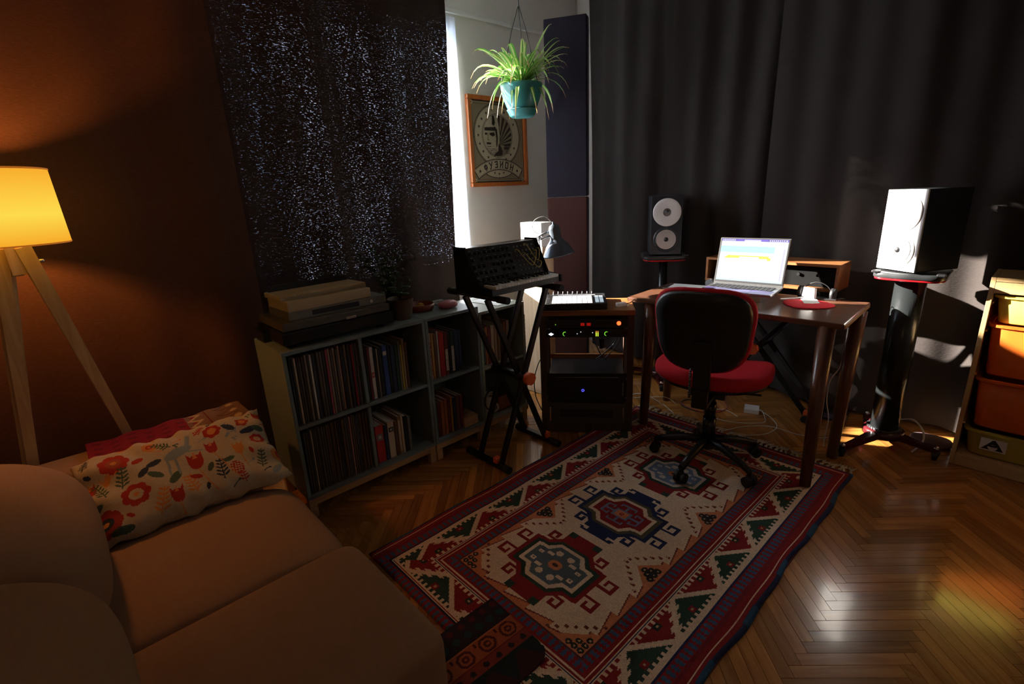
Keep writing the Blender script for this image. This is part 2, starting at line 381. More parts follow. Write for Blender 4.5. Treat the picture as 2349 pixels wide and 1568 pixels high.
# ================================================================== CURTAINS
def curtain(name, label, along, p0, p1, off, z0, z1, m, fold, nx=220, nz=60, edge=None):
    """along 'x' or 'y'; off = position across; fold(t, z) -> sideways offset"""
    bm = new(); g = []
    for j in range(nz + 1):
        z = z0 + (z1 - z0) * j / nz; row = []
        for i in range(nx + 1):
            t = i / nx; s = p0 + (p1 - p0) * t
            if edge: s += edge(t, z)
            d = off + fold(s, z)
            row.append(bm.verts.new((s, d, z) if along == 'x' else (d, s, z)))
        g.append(row)
    for j in range(nz):
        for i in range(nx):
            f = bm.faces.new((g[j][i], g[j][i + 1], g[j + 1][i + 1], g[j + 1][i])); f.smooth = True
    # hem: a turned up strip of doubled cloth along the bottom
    o = tag(obj(name, bm, m), label, 'curtain', None)
    return o
def foldf(seed, amp, freqs):
    rg = random.Random(seed); ph = [(f, rg.uniform(0, 6.28), rg.uniform(.5, 1) / (1 + .25 * k), rg.uniform(-.35, .35)) for k, f in enumerate(freqs)]
    def f(s, z):
        v = 0
        for (fr, p, a, tw) in ph: v += a * math.sin(fr * s + p + tw * z * 2.2)
        return amp * v / len(ph) * (1 + .25 * math.sin(1.7 * z + p))
    return f
LIN_L = cloth('dark linen with loose weave', (0.055, 0.040, 0.036), hole=0.115)
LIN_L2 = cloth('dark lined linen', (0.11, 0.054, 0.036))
LIN_F = cloth('charcoal linen', (0.040, 0.033, 0.031))
ca = foldf(3, .045, (5, 9, 14, 22))
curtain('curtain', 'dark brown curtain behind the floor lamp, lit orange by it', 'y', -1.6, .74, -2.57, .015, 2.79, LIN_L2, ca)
cb = foldf(11, .035, (6, 11, 17, 31))
curtain('curtain', 'dark curtain over the window with daylight glinting through its weave', 'y', .70, 1.90, -2.505, .015, 2.79, LIN_L, lambda s, z: cb(s, z) - .03 * max(0, (s - 1.80) / .1) ** 2 * 0, edge=lambda t, z: (-.055 * t ** 6 * max(0, 1 - abs(z - .95) / 1.3) + .02 * t ** 4 * (z > 1.9) * (z - 1.9)))
cf = foldf(5, .13, (3.3, 8.7, 15, 31))
curtain('curtain', 'charcoal linen curtain behind the left speaker and the laptop', 'x', -2.72, -1.27, 3.42, .03, 2.80, LIN_F, cf)
cg = foldf(8, .12, (3.7, 8.1, 14.5, 29))
curtain('curtain', 'charcoal linen curtain behind the right speaker, patched with sunlight', 'x', -1.31, 1.2, 3.385, .03, 2.80, LIN_F, lambda s, z: cg(s, z) + .02 * math.sin(s * 9 + z * 5) * max(0, .6 - z), nx=320)
# white sheers at the glass; the wider one unseen, added to shape the sunbeam
SHEER = bpy.data.materials.new('white sheer'); SHEER.use_nodes = True; nt = SHEER.node_tree; out_ = nt.nodes['Material Output']
d1 = nt.nodes.new('ShaderNodeBsdfDiffuse'); d1.inputs[0].default_value = (.8, .82, .85, 1); d2_ = nt.nodes.new('ShaderNodeBsdfTranslucent'); d2_.inputs[0].default_value = (.75, .8, .9, 1); d3 = nt.nodes.new('ShaderNodeBsdfTransparent')
m1 = nt.nodes.new('ShaderNodeMixShader'); m1.inputs[0].default_value = .6; nt.links.new(d1.outputs[0], m1.inputs[1]); nt.links.new(d2_.outputs[0], m1.inputs[2])
m2 = nt.nodes.new('ShaderNodeMixShader'); m2.inputs[0].default_value = .03; nt.links.new(m1.outputs[0], m2.inputs[1]); nt.links.new(d3.outputs[0], m2.inputs[2]); nt.links.new(m2.outputs[0], out_.inputs[0])
curtain('curtain', 'unseen white sheer curtain added behind the dark one to shape the sunbeam', 'y', .80, 1.68, -2.90, .02, 2.60, SHEER, foldf(21, .035, (40, 63, 90)), nx=260, nz=10)
curtain('curtain', 'narrow bunch of white sheer curtain at the right end of the window', 'y', 2.125, 2.345, -2.975, .60, 2.50, SHEER, foldf(22, .013, (75, 110, 160)), nx=120, nz=10)
# curtain rails
bm = new(); cyl(bm, (-2.53, -1.7, 2.805), (-2.53, 1.95, 2.805), .012, n=10)
for y in (-1.5, .2, 1.9): cyl(bm, (-2.53, y, 2.805), (-2.53, y, 2.86), .005, n=8)
tag(obj('curtain_rail', bm, BLACKM), 'black curtain rail along the window side', 'curtain rail')
bm = new(); cyl(bm, (-2.75, 3.40, 2.815), (1.3, 3.40, 2.815), .010, n=10)
for x in (-2.6, -1.3, 0, 1.2): box(bm, (x, 3.40, 2.842), (.02, .02, .04))
tag(obj('curtain_rail', bm, BLACKM), 'black curtain rail along the far wall', 'curtain rail')

# ================================================================== ACOUSTIC PANELS in the corner
pa = Vector((-2.50, 2.68, 0)); pb = Vector((-2.262, 2.822, 0)); pang = math.atan2(pb.y - pa.y, pb.x - pa.x); pl = (pb - pa).length
for nm, z0, z1, col, lab in (('upper', 1.335, 2.43, (0.018, 0.015, 0.022), 'purple fabric acoustic panel, the upper one of two in the corner'),
                             ('lower', .0, 1.33, (0.050, 0.020, 0.017), 'maroon fabric acoustic panel standing on the floor in the corner')):
    t = thing('acoustic_panel', lab, 'acoustic panel', (pa + pb) / 2 + Vector((0, 0, z0)), pang)
    bm = new(); box(bm, (0, .04, (z1 - z0) / 2), (pl, .08, z1 - z0), bev=.006)
    obj('fabric_cover', bm, cloth(nm + ' panel fabric', col, bump=.2), t)
    bm = new(); box(bm, (pl / 2 - .002, .055, (z1 - z0) / 2), (.012, .05, z1 - z0 - .01)); obj('side_batten', bm, mat('slate blue edge', (0.05, 0.055, 0.10), .6), t)

# ================================================================== POSTER
PTW, PTH = 0.575, 0.62
t = thing('framed_poster', 'poster of a helmeted cosmonaut in an orange wooden frame on the left wall', 'poster', (XL, 2.395, 1.43))
OR = wood('orange frame wood', (0.50, 0.13, 0.025), (0.62, 0.19, 0.045), .3, 2, 2, coat=.4)
fw = .030
for a, s in (((.0, PTW / 2, fw / 2), (.03, PTW, fw)), ((.0, PTW / 2, PTH - fw / 2), (.03, PTW, fw)), ((.0, fw / 2, PTH / 2), (.03, fw, PTH - 2 * fw)), ((.0, PTW - fw / 2, PTH / 2), (.03, fw, PTH - 2 * fw))):
    bm = new(); box(bm, (.018, a[1], a[2]), s, bev=.006); obj('frame_side', bm, OR, t)
cw, ch = PTW - 2 * fw, PTH - 2 * fw
KH, DK, CR_ = (.27, .215, .145), (.05, .034, .03), (.50, .42, .31)
C = Canvas(cw, ch, .0021, KH)
def fr(a, b): return (a * cw, b * ch)
C.rect(0, 0, cw, ch, DK); C.rect(.008, .008, cw - .008, ch - .008, CR_); C.rect(.011, .011, cw - .011, ch - .011, KH)
C.rect(.020, .020, cw - .020, ch - .020, DK); C.rect(.0225, .0225, cw - .0225, ch - .0225, KH)
for qx in (.016, cw - .016):
    for qy in (.016, ch - .016): C.ell(qx, qy, .015, .015, CR_); C.ell(qx, qy, .0045, .0045, DK)
mx_, my_ = cw * .49, ch * .585; Ro = cw * .445
C.ell(mx_, my_, Ro, Ro * .96, DK); C.ell(mx_, my_, Ro - .005, Ro * .96 - .005, KH); C.ell(mx_, my_, Ro - .009, Ro * .96 - .009, DK); C.ell(mx_, my_, Ro - .012, Ro * .96 - .012, CR_)
Ri = Ro * .66
for k in range(17):
    an = math.radians(-62 + k * (304 / 16)) ; 
    C.star(mx_ - Ro * .81 * math.sin(an + PI - PI), my_ + Ro * .78 * math.cos(an), .0125, (.13, .025, .02) if k in (3, 12) else DK) if abs(an) >= 0 else None
C.ell(mx_, my_, Ri, Ri, DK); C.ell(mx_, my_, Ri - .0035, Ri - .0035, CR_); C.ell(mx_, my_, Ri - .008, Ri - .008, DK); C.ell(mx_, my_, Ri - .011, Ri - .011, KH)
XX, YY = np.meshgrid(C.x, C.y); dd = np.hypot(XX - mx_, YY - my_); sx, sy = mx_ + Ri * .05, my_ - Ri * .42
an_ = np.arctan2(YY - sy, XX - sx); inr = dd < Ri - .011
C.where(inr & (np.floor(an_ / (PI / 26)) % 2 == 0) & (YY > sy), DK)
C.where(inr & (XX < mx_ + Ri * .02), CR_)                                              # head: bold two tone shapes
def Q(a, b): return (mx_ + a * Ri, my_ + b * Ri)
C.poly([Q(-.72, .55), Q(-.5, .82), Q(-.2, .93), Q(.0, .92), Q(.1, .5), Q(.14, .0), Q(.1, -.4), Q(-.1, -.62), Q(-.6, -.6), Q(-.85, -.3), Q(-.9, .2)], CR_)
C.poly([Q(-.30, .9), Q(-.18, .92), Q(-.12, .6), Q(-.2, .45), Q(-.32, .5)], DK)
C.poly([Q(-.82, .36), Q(-.1, .40), Q(-.06, .30), Q(-.14, .22), Q(-.82, .22)], DK)
C.poly([Q(-.16, .36), Q(-.02, .3), Q(.02, -.1), Q(-.03, -.45), Q(-.12, -.55), Q(-.1, -.1)], DK)
C.poly([Q(.0, .32), Q(.10, .26), Q(.13, -.1), Q(.06, -.45), Q(.0, -.5), Q(.05, -.1)], CR_)
C.line([Q(.13, .3), Q(.18, 0), Q(.12, -.4)], .006, DK)
C.poly([Q(-.52, .12), Q(-.2, .16), Q(-.16, .02), Q(-.3, -.04), Q(-.5, .03)], DK)
C.poly([Q(-.80, .12), Q(-.66, .12), Q(-.64, .04), Q(-.8, .02)], DK)
C.line([Q(-.60, .1), Q(-.64, -.18), Q(-.56, -.22)], .004, DK)
C.poly([Q(-.74, -.32), Q(-.60, -.30), Q(-.42, -.33), Q(-.46, -.41), Q(-.72, -.40)], DK)
C.line([Q(-.7, -.50), Q(-.45, -.50)], .003, DK)
for q in range(4): C.line([Q(-.72 + q * .04, -.60 - q * .07), Q(-.05, -.62 - q * .08)], .003, DK)
C.poly([Q(.05, -.35), Q(.2, -.5), Q(.3, -.72), Q(.25, -.9), Q(-.3, -.95), Q(-.2, -.8), Q(.0, -.7)], DK)
C.poly([Q(.42, -.42), Q(.84, -.34), Q(.86, -.42), Q(.7, -.62), Q(.38, -.62)], DK); C.line([Q(.42, -.5), Q(.82, -.48)], .003, KH)
for q in range(3): C.line([Q(.25, -.68 - q * .07), Q(.8, -.66 - q * .07)], .003, DK)
# small shield under the banner, then the banner
C.ell(mx_, ch * .165, cw * .30, ch * .115, DK); C.ell(mx_, ch * .165, cw * .285, ch * .105, CR_)
for q in (-1, 0, 1): C.star(mx_ + q * .045, ch * (.118 if q else .105), .011, DK)
def arc(rad, a): return (mx_ + rad * math.sin(a), ch * .245 - .40 + rad * math.cos(a))
r0, r1_ = .355, .425
def band(ra, rb, a0, c):
    n_ = 24; C.poly([arc(rb, -a0 + 2 * a0 * k / n_) for k in range(n_ + 1)] + [arc(ra, a0 - 2 * a0 * k / n_) for k in range(n_ + 1)], c)
band(r0 - .006, r1_ + .006, .62, DK); band(r0, r1_, .60, CR_); band(r0 + .003, r0 + .005, .58, DK); band(r1_ - .005, r1_ - .003, .58, DK)
GLY = {'F': [[(.5, 0), (.5, 1)], [(.15, .75), (.15, .3), (.85, .3), (.85, .8), (.15, .8)]],
       'U': [[(.1, 1), (.5, .45)], [(.9, 1), (.5, .35), (.3, 0), (.12, 0)]],
       'Z': [[(.15, .9), (.8, .98), (.8, .55), (.4, .52)], [(.8, .5), (.82, .05), (.15, .03)]],
       'I': [[(.15, 1), (.15, 0)], [(.85, 1), (.85, 0)], [(.15, .2), (.85, .85)]],
       'O': [[(.15, .03), (.15, .97), (.85, .97), (.85, .03), (.15, .03)]],
       'N': [[(.15, 1), (.15, 0)], [(.85, 1), (.85, 0)], [(.15, .5), (.85, .5)]]}
for k, g in enumerate('FUZION'):
    ac = -.34 + k * .136
    for st in GLY[g]: C.line([arc(r0 + .013 + .044 * v, ac + (u - .5) * .088) for (u, v) in st], .0095, DK)
C.star(*arc(.39, -.50), .015, DK); C.star(*arc(.39, .50), .015, DK)
me = C.mesh('print', lambda X, Y: (X * 0 + .012, X + fw, Y + fw))
# seen from the room, the left end of the print lies at small y
obj('print', me, attr_mat('printed paper', .55, .08, 60, 0), t)
bm = new(); box(bm, (.006, PTW / 2, PTH / 2), (.008, PTW - .02, PTH - .02)); obj('backing_board', bm, mat('backing', (.2, .15, .1), .8), t)

# ================================================================== PLANT hanging
HP = Vector((-2.42, 2.385, 1.828))
t = thing('hanging_plant', 'spider plant in a teal hanging pot in front of the poster', 'plant', HP)
TEAL = mat('teal plastic', (0.035, 0.20, 0.20), .35, var=.08)
SP = Matrix.Scale(.93, 4)
bm = new(); lathe(bm, [(.02, .035), (.085, .035), (.10, .06), (.125, .12), (.138, .185), (.138, .20), (.13, .20), (.12, .19), (.085, .05), (.02, .05)], 36, M=SP, cap=True)
obj('pot', bm, TEAL, t)
bm = new(); lathe(bm, [(.02, 0), (.07, 0), (.085, .012), (.10, .042), (.104, .046), (.098, .05), (.02, .03)], 36, M=SP); obj('saucer', bm, TEAL, t)
bm = new(); lathe(bm, [(.01, .165), (.118, .172), (.12, .175), (.01, .182)], 20, M=SP); obj('soil', bm, mat('potting soil', (.03, .018, .01), 1, bump=.8, scale=90), t)
WIRE = mat('green grey cord', (.03, .04, .035), .6)
for k in range(3):
    a = 2.2 + k * 2 * PI / 3
    bm = new(); tube(bm, [(.128 * math.cos(a), .128 * math.sin(a), .178), (.05 * math.cos(a), .05 * math.sin(a), .47), (.004 * math.cos(a), .004 * math.sin(a), .60)], .0026, 6); obj('hanger_cord', bm, WIRE, t)
bm = new(); tube(bm, [(0, 0, .595), (0, 0, .66), (0, 0, 1.0), (.004, 0, 1.02), (0, 0, 1.04)], .003, 8); obj('ceiling_hook', bm, BLACKM, t)
LEAF = bpy.data.materials.new('variegated leaf'); LEAF.use_nodes = True; nt = LEAF.node_tree; b = nt.nodes['Principled BSDF']
at = nt.nodes.new('ShaderNodeAttribute'); at.attribute_name = 'Col'; nt.links.new(at.outputs['Color'], b.inputs['Base Color']); b.inputs['Roughness'].default_value = .4
tl = nt.nodes.new('ShaderNodeBsdfTranslucent'); nt.links.new(at.outputs['Color'], tl.inputs[0]); ms = nt.nodes.new('ShaderNodeMixShader'); ms.inputs[0].default_value = .45
nt.links.new(b.outputs[0], ms.inputs[1]); nt.links.new(tl.outputs[0], ms.inputs[2]); nt.links.new(ms.outputs[0], nt.nodes['Material Output'].inputs[0])
def leaf_mesh(az, ln, rise, droop, w, seed):
    rg = random.Random(seed); me = bpy.data.meshes.new('leaf'); n = 9; vs_, fs, cs = [], [], []
    dx, dy = math.cos(az), math.sin(az); tw = rg.uniform(-.3, .3)
    for i in range(n + 1):
        s = i / n; h = ln * (s * .95 - .18 * s ** 3); z = .18 + rise * math.sin(min(s * 1.5, 1.6)) - droop * s ** 2.6
        ww = w * (0.55 + .6 * math.sin(PI * min(1, s * 1.05)) ** .8) * (1 - s ** 6) + .0006
        c = Vector((dx * h, dy * h, z)) + Vector((-dy, dx, 0)) * (tw * ln * s * s * .5)
        sd_ = Vector((-dy, dx, .25)).normalized()
        for q in (-1, -.35, .35, 1): vs_.append(c + sd_ * ww * q + Vector((0, 0, .0012 if abs(q) == 1 else -.0012)))
    for i in range(n):
        for q in range(3): fs.append((i * 4 + q, i * 4 + q + 1, i * 4 + q + 5, i * 4 + q + 4))
    me.from_pydata([tuple(v) for v in vs_], [], fs); at = me.color_attributes.new('Col', 'FLOAT_COLOR', 'CORNER')
    gcol = (rg.uniform(.10, .16), rg.uniform(.30, .40), rg.uniform(.04, .07)); ycol = (.55, .62, .24)
    dat = []
    for i in range(n):
        for q in range(3):
            c = ycol if (q == 1) == (seed % 3 != 0) else gcol
            if i > n - 2: c = (.42, .26, .12)
            dat += [*c, 1] * 4
    at.data.foreach_set('color', dat); me.materials.append(LEAF)
    for p in me.polygons: p.use_smooth = True
    return me
for k in range(78):
    az = k * 2.399 + R.uniform(-.2, .2); q = R.random()
    lf = leaf_mesh(az, R.uniform(.17, .44), R.uniform(.09, .28) * (1.25 - .5 * q), R.uniform(.03, .22) * (.3 + q), R.uniform(.0095, .0145), k)
    o = bpy.data.objects.new('leaf', lf); COL.objects.link(o); o.parent = t
for k, a in enumerate((2.5, 2.9, 5.4, 4.9, 5.9, 0.2, 3.4, 4.3)):                       # older leaves hanging over the rim
    o = bpy.data.objects.new('leaf', leaf_mesh(a, .19 + .02 * (k % 3), .07, .22 + .03 * (k % 3), .012, 100 + k)); COL.objects.link(o); o.parent = t

# ================================================================== FLOOR LAMP
LP = Vector((-2.30, -.072, 0))
t = thing('floor_lamp', 'wooden tripod floor lamp with a glowing orange drum shade', 'floor lamp', LP)
SH = bpy.data.materials.new('lamp shade fabric'); SH.use_nodes = True; nt = SH.node_tree; N = nt.nodes; L_ = nt.links
tc = N.new('ShaderNodeTexCoord'); sx_ = N.new('ShaderNodeSeparateXYZ'); L_.new(tc.outputs['Object'], sx_.inputs[0])
mr = N.new('ShaderNodeMapRange'); mr.inputs[1].default_value = 1.30; mr.inputs[2].default_value = 1.54; L_.new(sx_.outputs[2], mr.inputs[0])
cr = N.new('ShaderNodeValToRGB'); e = cr.color_ramp.elements
e[0].position = 0; e[0].color = (.98, .42, .022, 1); e[1].position = 1; e[1].color = (.98, .44, .028, 1)
x = e.new(.4); x.color = (1.0, .78, .085, 1)
L_.new(mr.outputs[0], cr.inputs[0])
em = N.new('ShaderNodeEmission'); em.inputs[1].default_value = 1.0; L_.new(cr.outputs[0], em.inputs[0])
tl = N.new('ShaderNodeBsdfTranslucent'); tl.inputs[0].default_value = (.5, .28, .06, 1)
ad = N.new('ShaderNodeMixShader'); ad.inputs[0].default_value = .15; L_.new(em.outputs[0], ad.inputs[1]); L_.new(tl.outputs[0], ad.inputs[2]); L_.new(ad.outputs[0], N['Material Output'].inputs[0])
bm = new(); n = 48
pr = [(.156, 1.302), (.158, 1.305), (.149, 1.533), (.147, 1.536), (.145, 1.533), (.154, 1.305), (.156, 1.302)]
lathe(bm, pr, n, cap=False); obj('lamp_shade', bm, SH, t)
for zz, r_ in ((1.304, .1565), (1.533, .1485)):
    bm = new(); tube(bm, [(r_ * math.cos(2 * PI * k / 40), r_ * math.sin(2 * PI * k / 40), zz) for k in range(41)], .003, 6); obj('shade_ring', bm, mat('shade edge tape', (.5, .2, .05), .8, emit=(.9, .25, .02), es=.35), t)
bm = new()
for k in range(3):
    a = .4 + k * 2 * PI / 3; cyl(bm, (0, 0, 1.36), (.154 * math.cos(a), .154 * math.sin(a), 1.36), .0018, n=6)
cyl(bm, (0, 0, 1.29), (0, 0, 1.38), .019, n=16); obj('lamp_holder', bm, BLACK, t)
bm = new(); lathe(bm, [(.012, 1.375), (.013, 1.39), (.016, 1.405), (.014, 1.42), (.001, 1.43)], 20); obj('bulb', bm, mat('lit bulb', (1, .8, .5), .5, emit=(1, .62, .25), es=12), t)
bm = new(); prism(bm, [(.035, -.012), (.0, .036), (-.035, -.012)], 1.21, 1.30); box(bm, (0, 0, 1.255), (.03, .03, .10)); obj('hub_block', bm, PINE, t)
for (fx, fy) in ((.04, -.19), (-.03, .25), (-.19, -.215)):
    bm = new(); d = Vector((fx, fy, 0)).normalized(); a = Vector((d.x * .03, d.y * .03, 1.295)); bt = Vector((fx, fy, .0)) - LP * 0
    q = (a - bt).normalized(); q3 = q.to_track_quat('Z', 'Y').to_matrix().to_4x4()
    M = Matrix.Translation((a + bt) / 2) @ q3; L0 = (a - bt).length
    for s0, s1, w0, w1 in ((-L0 / 2, L0 / 2, .010, .021),):
        lo = [bm.verts.new(M @ Vector((x * w0, y * w0, s0))) for x, y in ((-1, -1), (1, -1), (1, 1), (-1, 1))]; hi = [bm.verts.new(M @ Vector((x * w1, y * w1, s1))) for x, y in ((-1, -1), (1, -1), (1, 1), (-1, 1))]
        for k in range(4): bm.faces.new((lo[k], lo[(k + 1) % 4], hi[(k + 1) % 4], hi[k]))
        bm.faces.new(lo[::-1]); bm.faces.new(hi)
    for v in bm.verts:
        if v.co.z < .01: v.co.z = max(v.co.z, 0.0005)
    lg = obj('leg', bm, PINE, t)
    bm = new(); pz = a - q * .05; cyl(bm, pz + Vector((d.x, d.y, 0)) * .012, pz + Vector((d.x, d.y, 0)) * .034, .006, n=10); obj('screw_cap', bm, CHROME, lg)
pd = bpy.data.lights.new('lamp_bulb_light', 'POINT'); po = bpy.data.objects.new('lamp_bulb_light', pd); COL.objects.link(po)
pd.energy = 17; pd.color = (1.0, .36, .075); pd.shadow_soft_size = .035; po.location = LP + Vector((0, 0, 1.42))

# ================================================================== SOFA
SOFA = cloth('tan sofa fabric', (0.30, 0.175, 0.10), bump=.25, var=.08)
t = thing('sofa', 'tan fabric sofa with two seat cushions at lower left', 'sofa', (-1.28, 0, 0))
bm = new(); box(bm, (-.05, -.02, .165), (1.70, .92, .17), bev=.03); obj('base', bm, SOFA, t)
for x in (-.78, .78):
    for y in (-.42, .36):
        bm = new(); cyl(bm, (x, y, 0), (x, y, .085), .018, .028, 14); obj('leg', bm, PINE, t)
def seatfn(v):
    v = v.copy()
    if v.y > .12: v.z -= .035 * ((v.y - .12) / .26) ** 3 if v.z > 0 else 0
    return v
bm = new(); softbox(bm, (-.265, .08, .335), (.525, .80, .19), 9, 16, .012, fn=seatfn); obj('seat_cushion', bm, SOFA, t)
bm = new(); softbox(bm, (.250, .08, .335), (.50, .80, .19), 14, 16, .008); obj('seat_cushion', bm, SOFA, t)
def backfn(v):
    v = v.copy(); k = max(0, (v.z + .02) / .24); v.y -= .17 * k * k
    if v.y > 0: v.y += .02 * math.sin(v.z * 40) * max(0, v.z) * 2.0
    return v
for x, w in ((-.335, .62), (.275, .56)):
    bm = new(); softbox(bm, (x, -.235, .600), (w, .37, .36), 3.6, 18, .02, fn=backfn); obj('back_cushion', bm, SOFA, t)
bm = new(); softbox(bm, (0, -.52, .40), (1.78, .16, .56), 9, 14); obj('back_frame', bm, SOFA, t)
bm = new(); softbox(bm, (-.865, .0, .33), (.19, .90, .51), 9, 14); obj('armrest', bm, SOFA, t)
# blanket over the armrest
BX0, BX1, BY0, BY1 = -2.175, -1.985, .02, .455
RD1, RD2, BR1, CRM = (.20, .008, .012), (.12, .006, .01), (.17, .09, .045), (.40, .27, .13)
C = Canvas(.46, .50, .004, RD1)
for yy in np.arange(0, .30, .05):
    for xx in np.arange(0, .46, .045): C.ell(xx + .02 * (int(yy / .05) % 2), yy + .03, .010, .014, RD2)
C.rect(0, .30, .46, .50, BR1)
for xx in np.arange(0, .5, .07):
    C.line([(xx, .31), (xx + .035, .35), (xx + .07, .31)], .012, CRM); C.ell(xx + .035, .325, .009, .009, RD1)
    C.line([(xx, .47), (xx + .035, .40), (xx + .07, .47)], .010, (.10, .05, .03)); C.ell(xx + .035, .46, .012, .012, CRM)
    C.line([(xx, .37), (xx + .07, .37)], .008, RD2)
def drape(X, Y):
    # X runs over the arm crosswise, Y along it
    s = X / .46 * .46; w = .215; h = (.46 - w) / 2
    px = np.where(s < h, -w / 2, np.where(s < h + w, s - h - w / 2, w / 2)); pz = np.where(s < h, s - h, np.where(s < h + w, 0, h + w - s))
    ed = np.minimum(np.abs(s - h), np.abs(s - h - w)); pz = pz - .012 * np.exp(-(ed / .018) ** 2)
    pz = pz + .004 * np.sin(Y * 50 + s * 8) + .010 * np.exp(-((Y - .46) / .03) ** 2)
    return px - 2.145, Y - .045, pz + .597
me = C.mesh('armrest_blanket', drape)
o = obj('armrest_blanket', me, attr_mat('woven blanket', .95, .3, 200, .6)); tag(o, 'red and brown woven blanket draped over the sofa armrest', 'blanket')
so = o.modifiers.new('thick', 'SOLIDIFY'); so.thickness = .006; so.offset = 1

# floral pillow
PWD, PHT = .575, .345
CRE, RDD, NVY, GRN, OCH, BLU = (.42, .35, .25), (.33, .028, .018), (.03, .04, .07), (.06, .10, .07), (.50, .20, .05), (.20, .26, .30)
C = Canvas(PWD, PHT, .0026, CRE)
def flower(x, y, r, c1, c2, n=7):
    for k in range(n): C.ell(x + r * .62 * math.cos(2 * PI * k / n), y + r * .62 * math.sin(2 * PI * k / n), r * .42, r * .42, c1)
    C.ell(x, y, r * .5, r * .5, c2); C.ell(x, y, r * .2, r * .2, OCH)
def tulip(x, y, r, c):
    C.ell(x, y, r * .75, r, c); C.poly([(x - r * .8, y + r * 1.4), (x - r * .75, y), (x - r * .2, y + r * .5)], c); C.poly([(x + r * .8, y + r * 1.4), (x + r * .75, y), (x + r * .2, y + r * .5)], c)
    C.poly([(x - r * .25, y + r * .5), (x, y + r * 1.5), (x + r * .25, y + r * .5)], OCH)
def fern(x, y, h, c, ang=0):
    ca_, sa = math.sin(ang), math.cos(ang); C.line([(x, y), (x + ca_ * h, y + sa * h)], .004, c)
    for k in range(5):
        s = (k + .7) / 5.5 * h; bx, by = x + ca_ * s, y + sa * s; l = h * .28 * (1 - .08 * k)
        for sg in (-1, 1): C.ell(bx + sg * sa * l * .5 + ca_ * l * .3, by - sg * ca_ * l * .5 + sa * l * .3, l * .5, h * .045, c, ang=math.atan2(-sg * ca_ * .5 + sa * .35, sg * sa * .5 + ca_ * .35))
def leafs(x, y, l, w, a, c): C.ell(x, y, l, w, c, ang=a)
flower(.10, .265, .042, RDD, (.30, .07, .03)); flower(.13, .12, .040, RDD, CRE); flower(.04, .06, .045, (.28, .03, .02), NVY, 9); flower(.395, .275, .030, RDD, OCH)
flower(.53, .19, .026, RDD, CRE); flower(.205, .29, .022, OCH, RDD); flower(.50, .28, .024, (.32, .04, .03), OCH, 5); flower(.575, .10, .028, OCH, RDD)
tulip(.315, .16, .030, RDD); tulip(.375, .20, .024, (.33, .03, .03)); tulip(.455, .16, .022, OCH); tulip(.235, .06, .024, RDD); tulip(.56, .30, .020, RDD)
tulip(.02, .20, .022, RDD)
for (x, y, h, c, a) in ((.10, .16, .08, GRN, .2), (.375, .06, .08, NVY, .1), (.29, .045, .08, OCH, -.2), (.18, .02, .09, OCH, .3), (.50, .06, .07, GRN, .3), (.47, .235, .07, BLU, -.5), (.055, .15, .07, GRN, -.3), (.02, .285, .05, NVY, .4), (.43, .02, .06, RDD, 0), (.26, .26, .06, GRN, -.9), (.34, .28, .05, RDD, .7)): fern(x, y, h, c, a)
for (x, y, l, w, a, c) in ((.165, .19, .022, .011, .8, NVY), (.20, .215, .024, .011, .3, NVY), (.195, .165, .026, .012, -.7, GRN), (.245, .13, .028, .014, .9, GRN), (.45, .27, .026, .012, -.8, NVY), (.41, .13, .022, .010, .3, GRN), (.51, .235, .030, .012, .2, NVY), (.545, .235, .022, .010, -.6, GRN),
                          (.57, .16, .018, .010, .5, NVY), (.07, .215, .022, .009, 1.2, OCH), (.16, .245, .018, .010, .4, RDD), (.30, .105, .02, .009, -.5, RDD), (.54, .04, .024, .012, .7, BLU), (.02, .12, .024, .012, .3, GRN), (.35, .12, .018, .009, 1.1, GRN), (.08, .02, .03, .012, .1, GRN)): leafs(x, y, l, w, a, c)
# a grey bird-legged deer shape, drawn loosely, and a pineapple
C.ell(.275, .225, .045, .020, BLU, ang=.25); C.line([(.24, .215), (.235, .145)], .008, BLU); C.line([(.26, .21), (.262, .14)], .008, BLU); C.line([(.305, .235), (.318, .285)], .014, BLU); C.line([(.30, .215), (.345, .205)], .006, BLU)
C.ell(.425, .085, .022, .030, RDD)
for k in range(5): C.line([(.405 + k * .009, .06), (.415 + k * .009, .11)], .002, CRE); C.line([(.403, .065 + k * .01), (.447, .068 + k * .01)], .002, CRE)
for s, pts in ((.0035, [(.315, .13), (.33, .07), (.345, .03)]), (.0035, [(.375, .18), (.40, .10), (.42, .04)]), (.0035, [(.455, .14), (.46, .08)]), (.003, [(.10, .23), (.06, .20), (.05, .23)]), (.003, [(.20, .27), (.235, .255)]), (.003, [(.235, .04), (.24, .0)])): C.line(pts, s, OCH)
C.line([(.56, .245), (.592, .245)], .004, RDD); C.line([(.565, .27), (.59, .27)], .004, RDD); C.line([(.572, .22), (.575, .30)], .004, RDD); C.line([(.585, .22), (.585, .29)], .004, RDD)
rp = random.Random(5)
for k in range(64):
    x, y = rp.uniform(.012, PWD - .012), rp.uniform(.012, PHT - .012)
    si, sj = C._sl(x - .012, x + .012, y - .012, y + .012)
    if np.abs(C.a[sj, si] - np.array(CRE, np.float32)).sum(-1).mean() > .05: continue
    c = rp.choice((RDD, OCH, GRN, NVY, BLU, BLU)); q = rp.random()
    if q < .4: leafs(x, y, .013, .006, rp.uniform(0, 3), c)
    elif q < .7: C.ell(x, y, .005, .005, c); C.ell(x + .010, y + .004, .004, .004, c); C.ell(x + .004, y - .009, .004, .004, c)
    else: C.line([(x - .012, y - .008), (x, y), (x + .012, y + .004)], .0032, c); C.ell(x + .012, y + .004, .0045, .0045, c)
noise = np.random.RandomState(2).uniform(.92, 1.06, C.a.shape[:2])[..., None]; C.a *= noise.astype(np.float32)
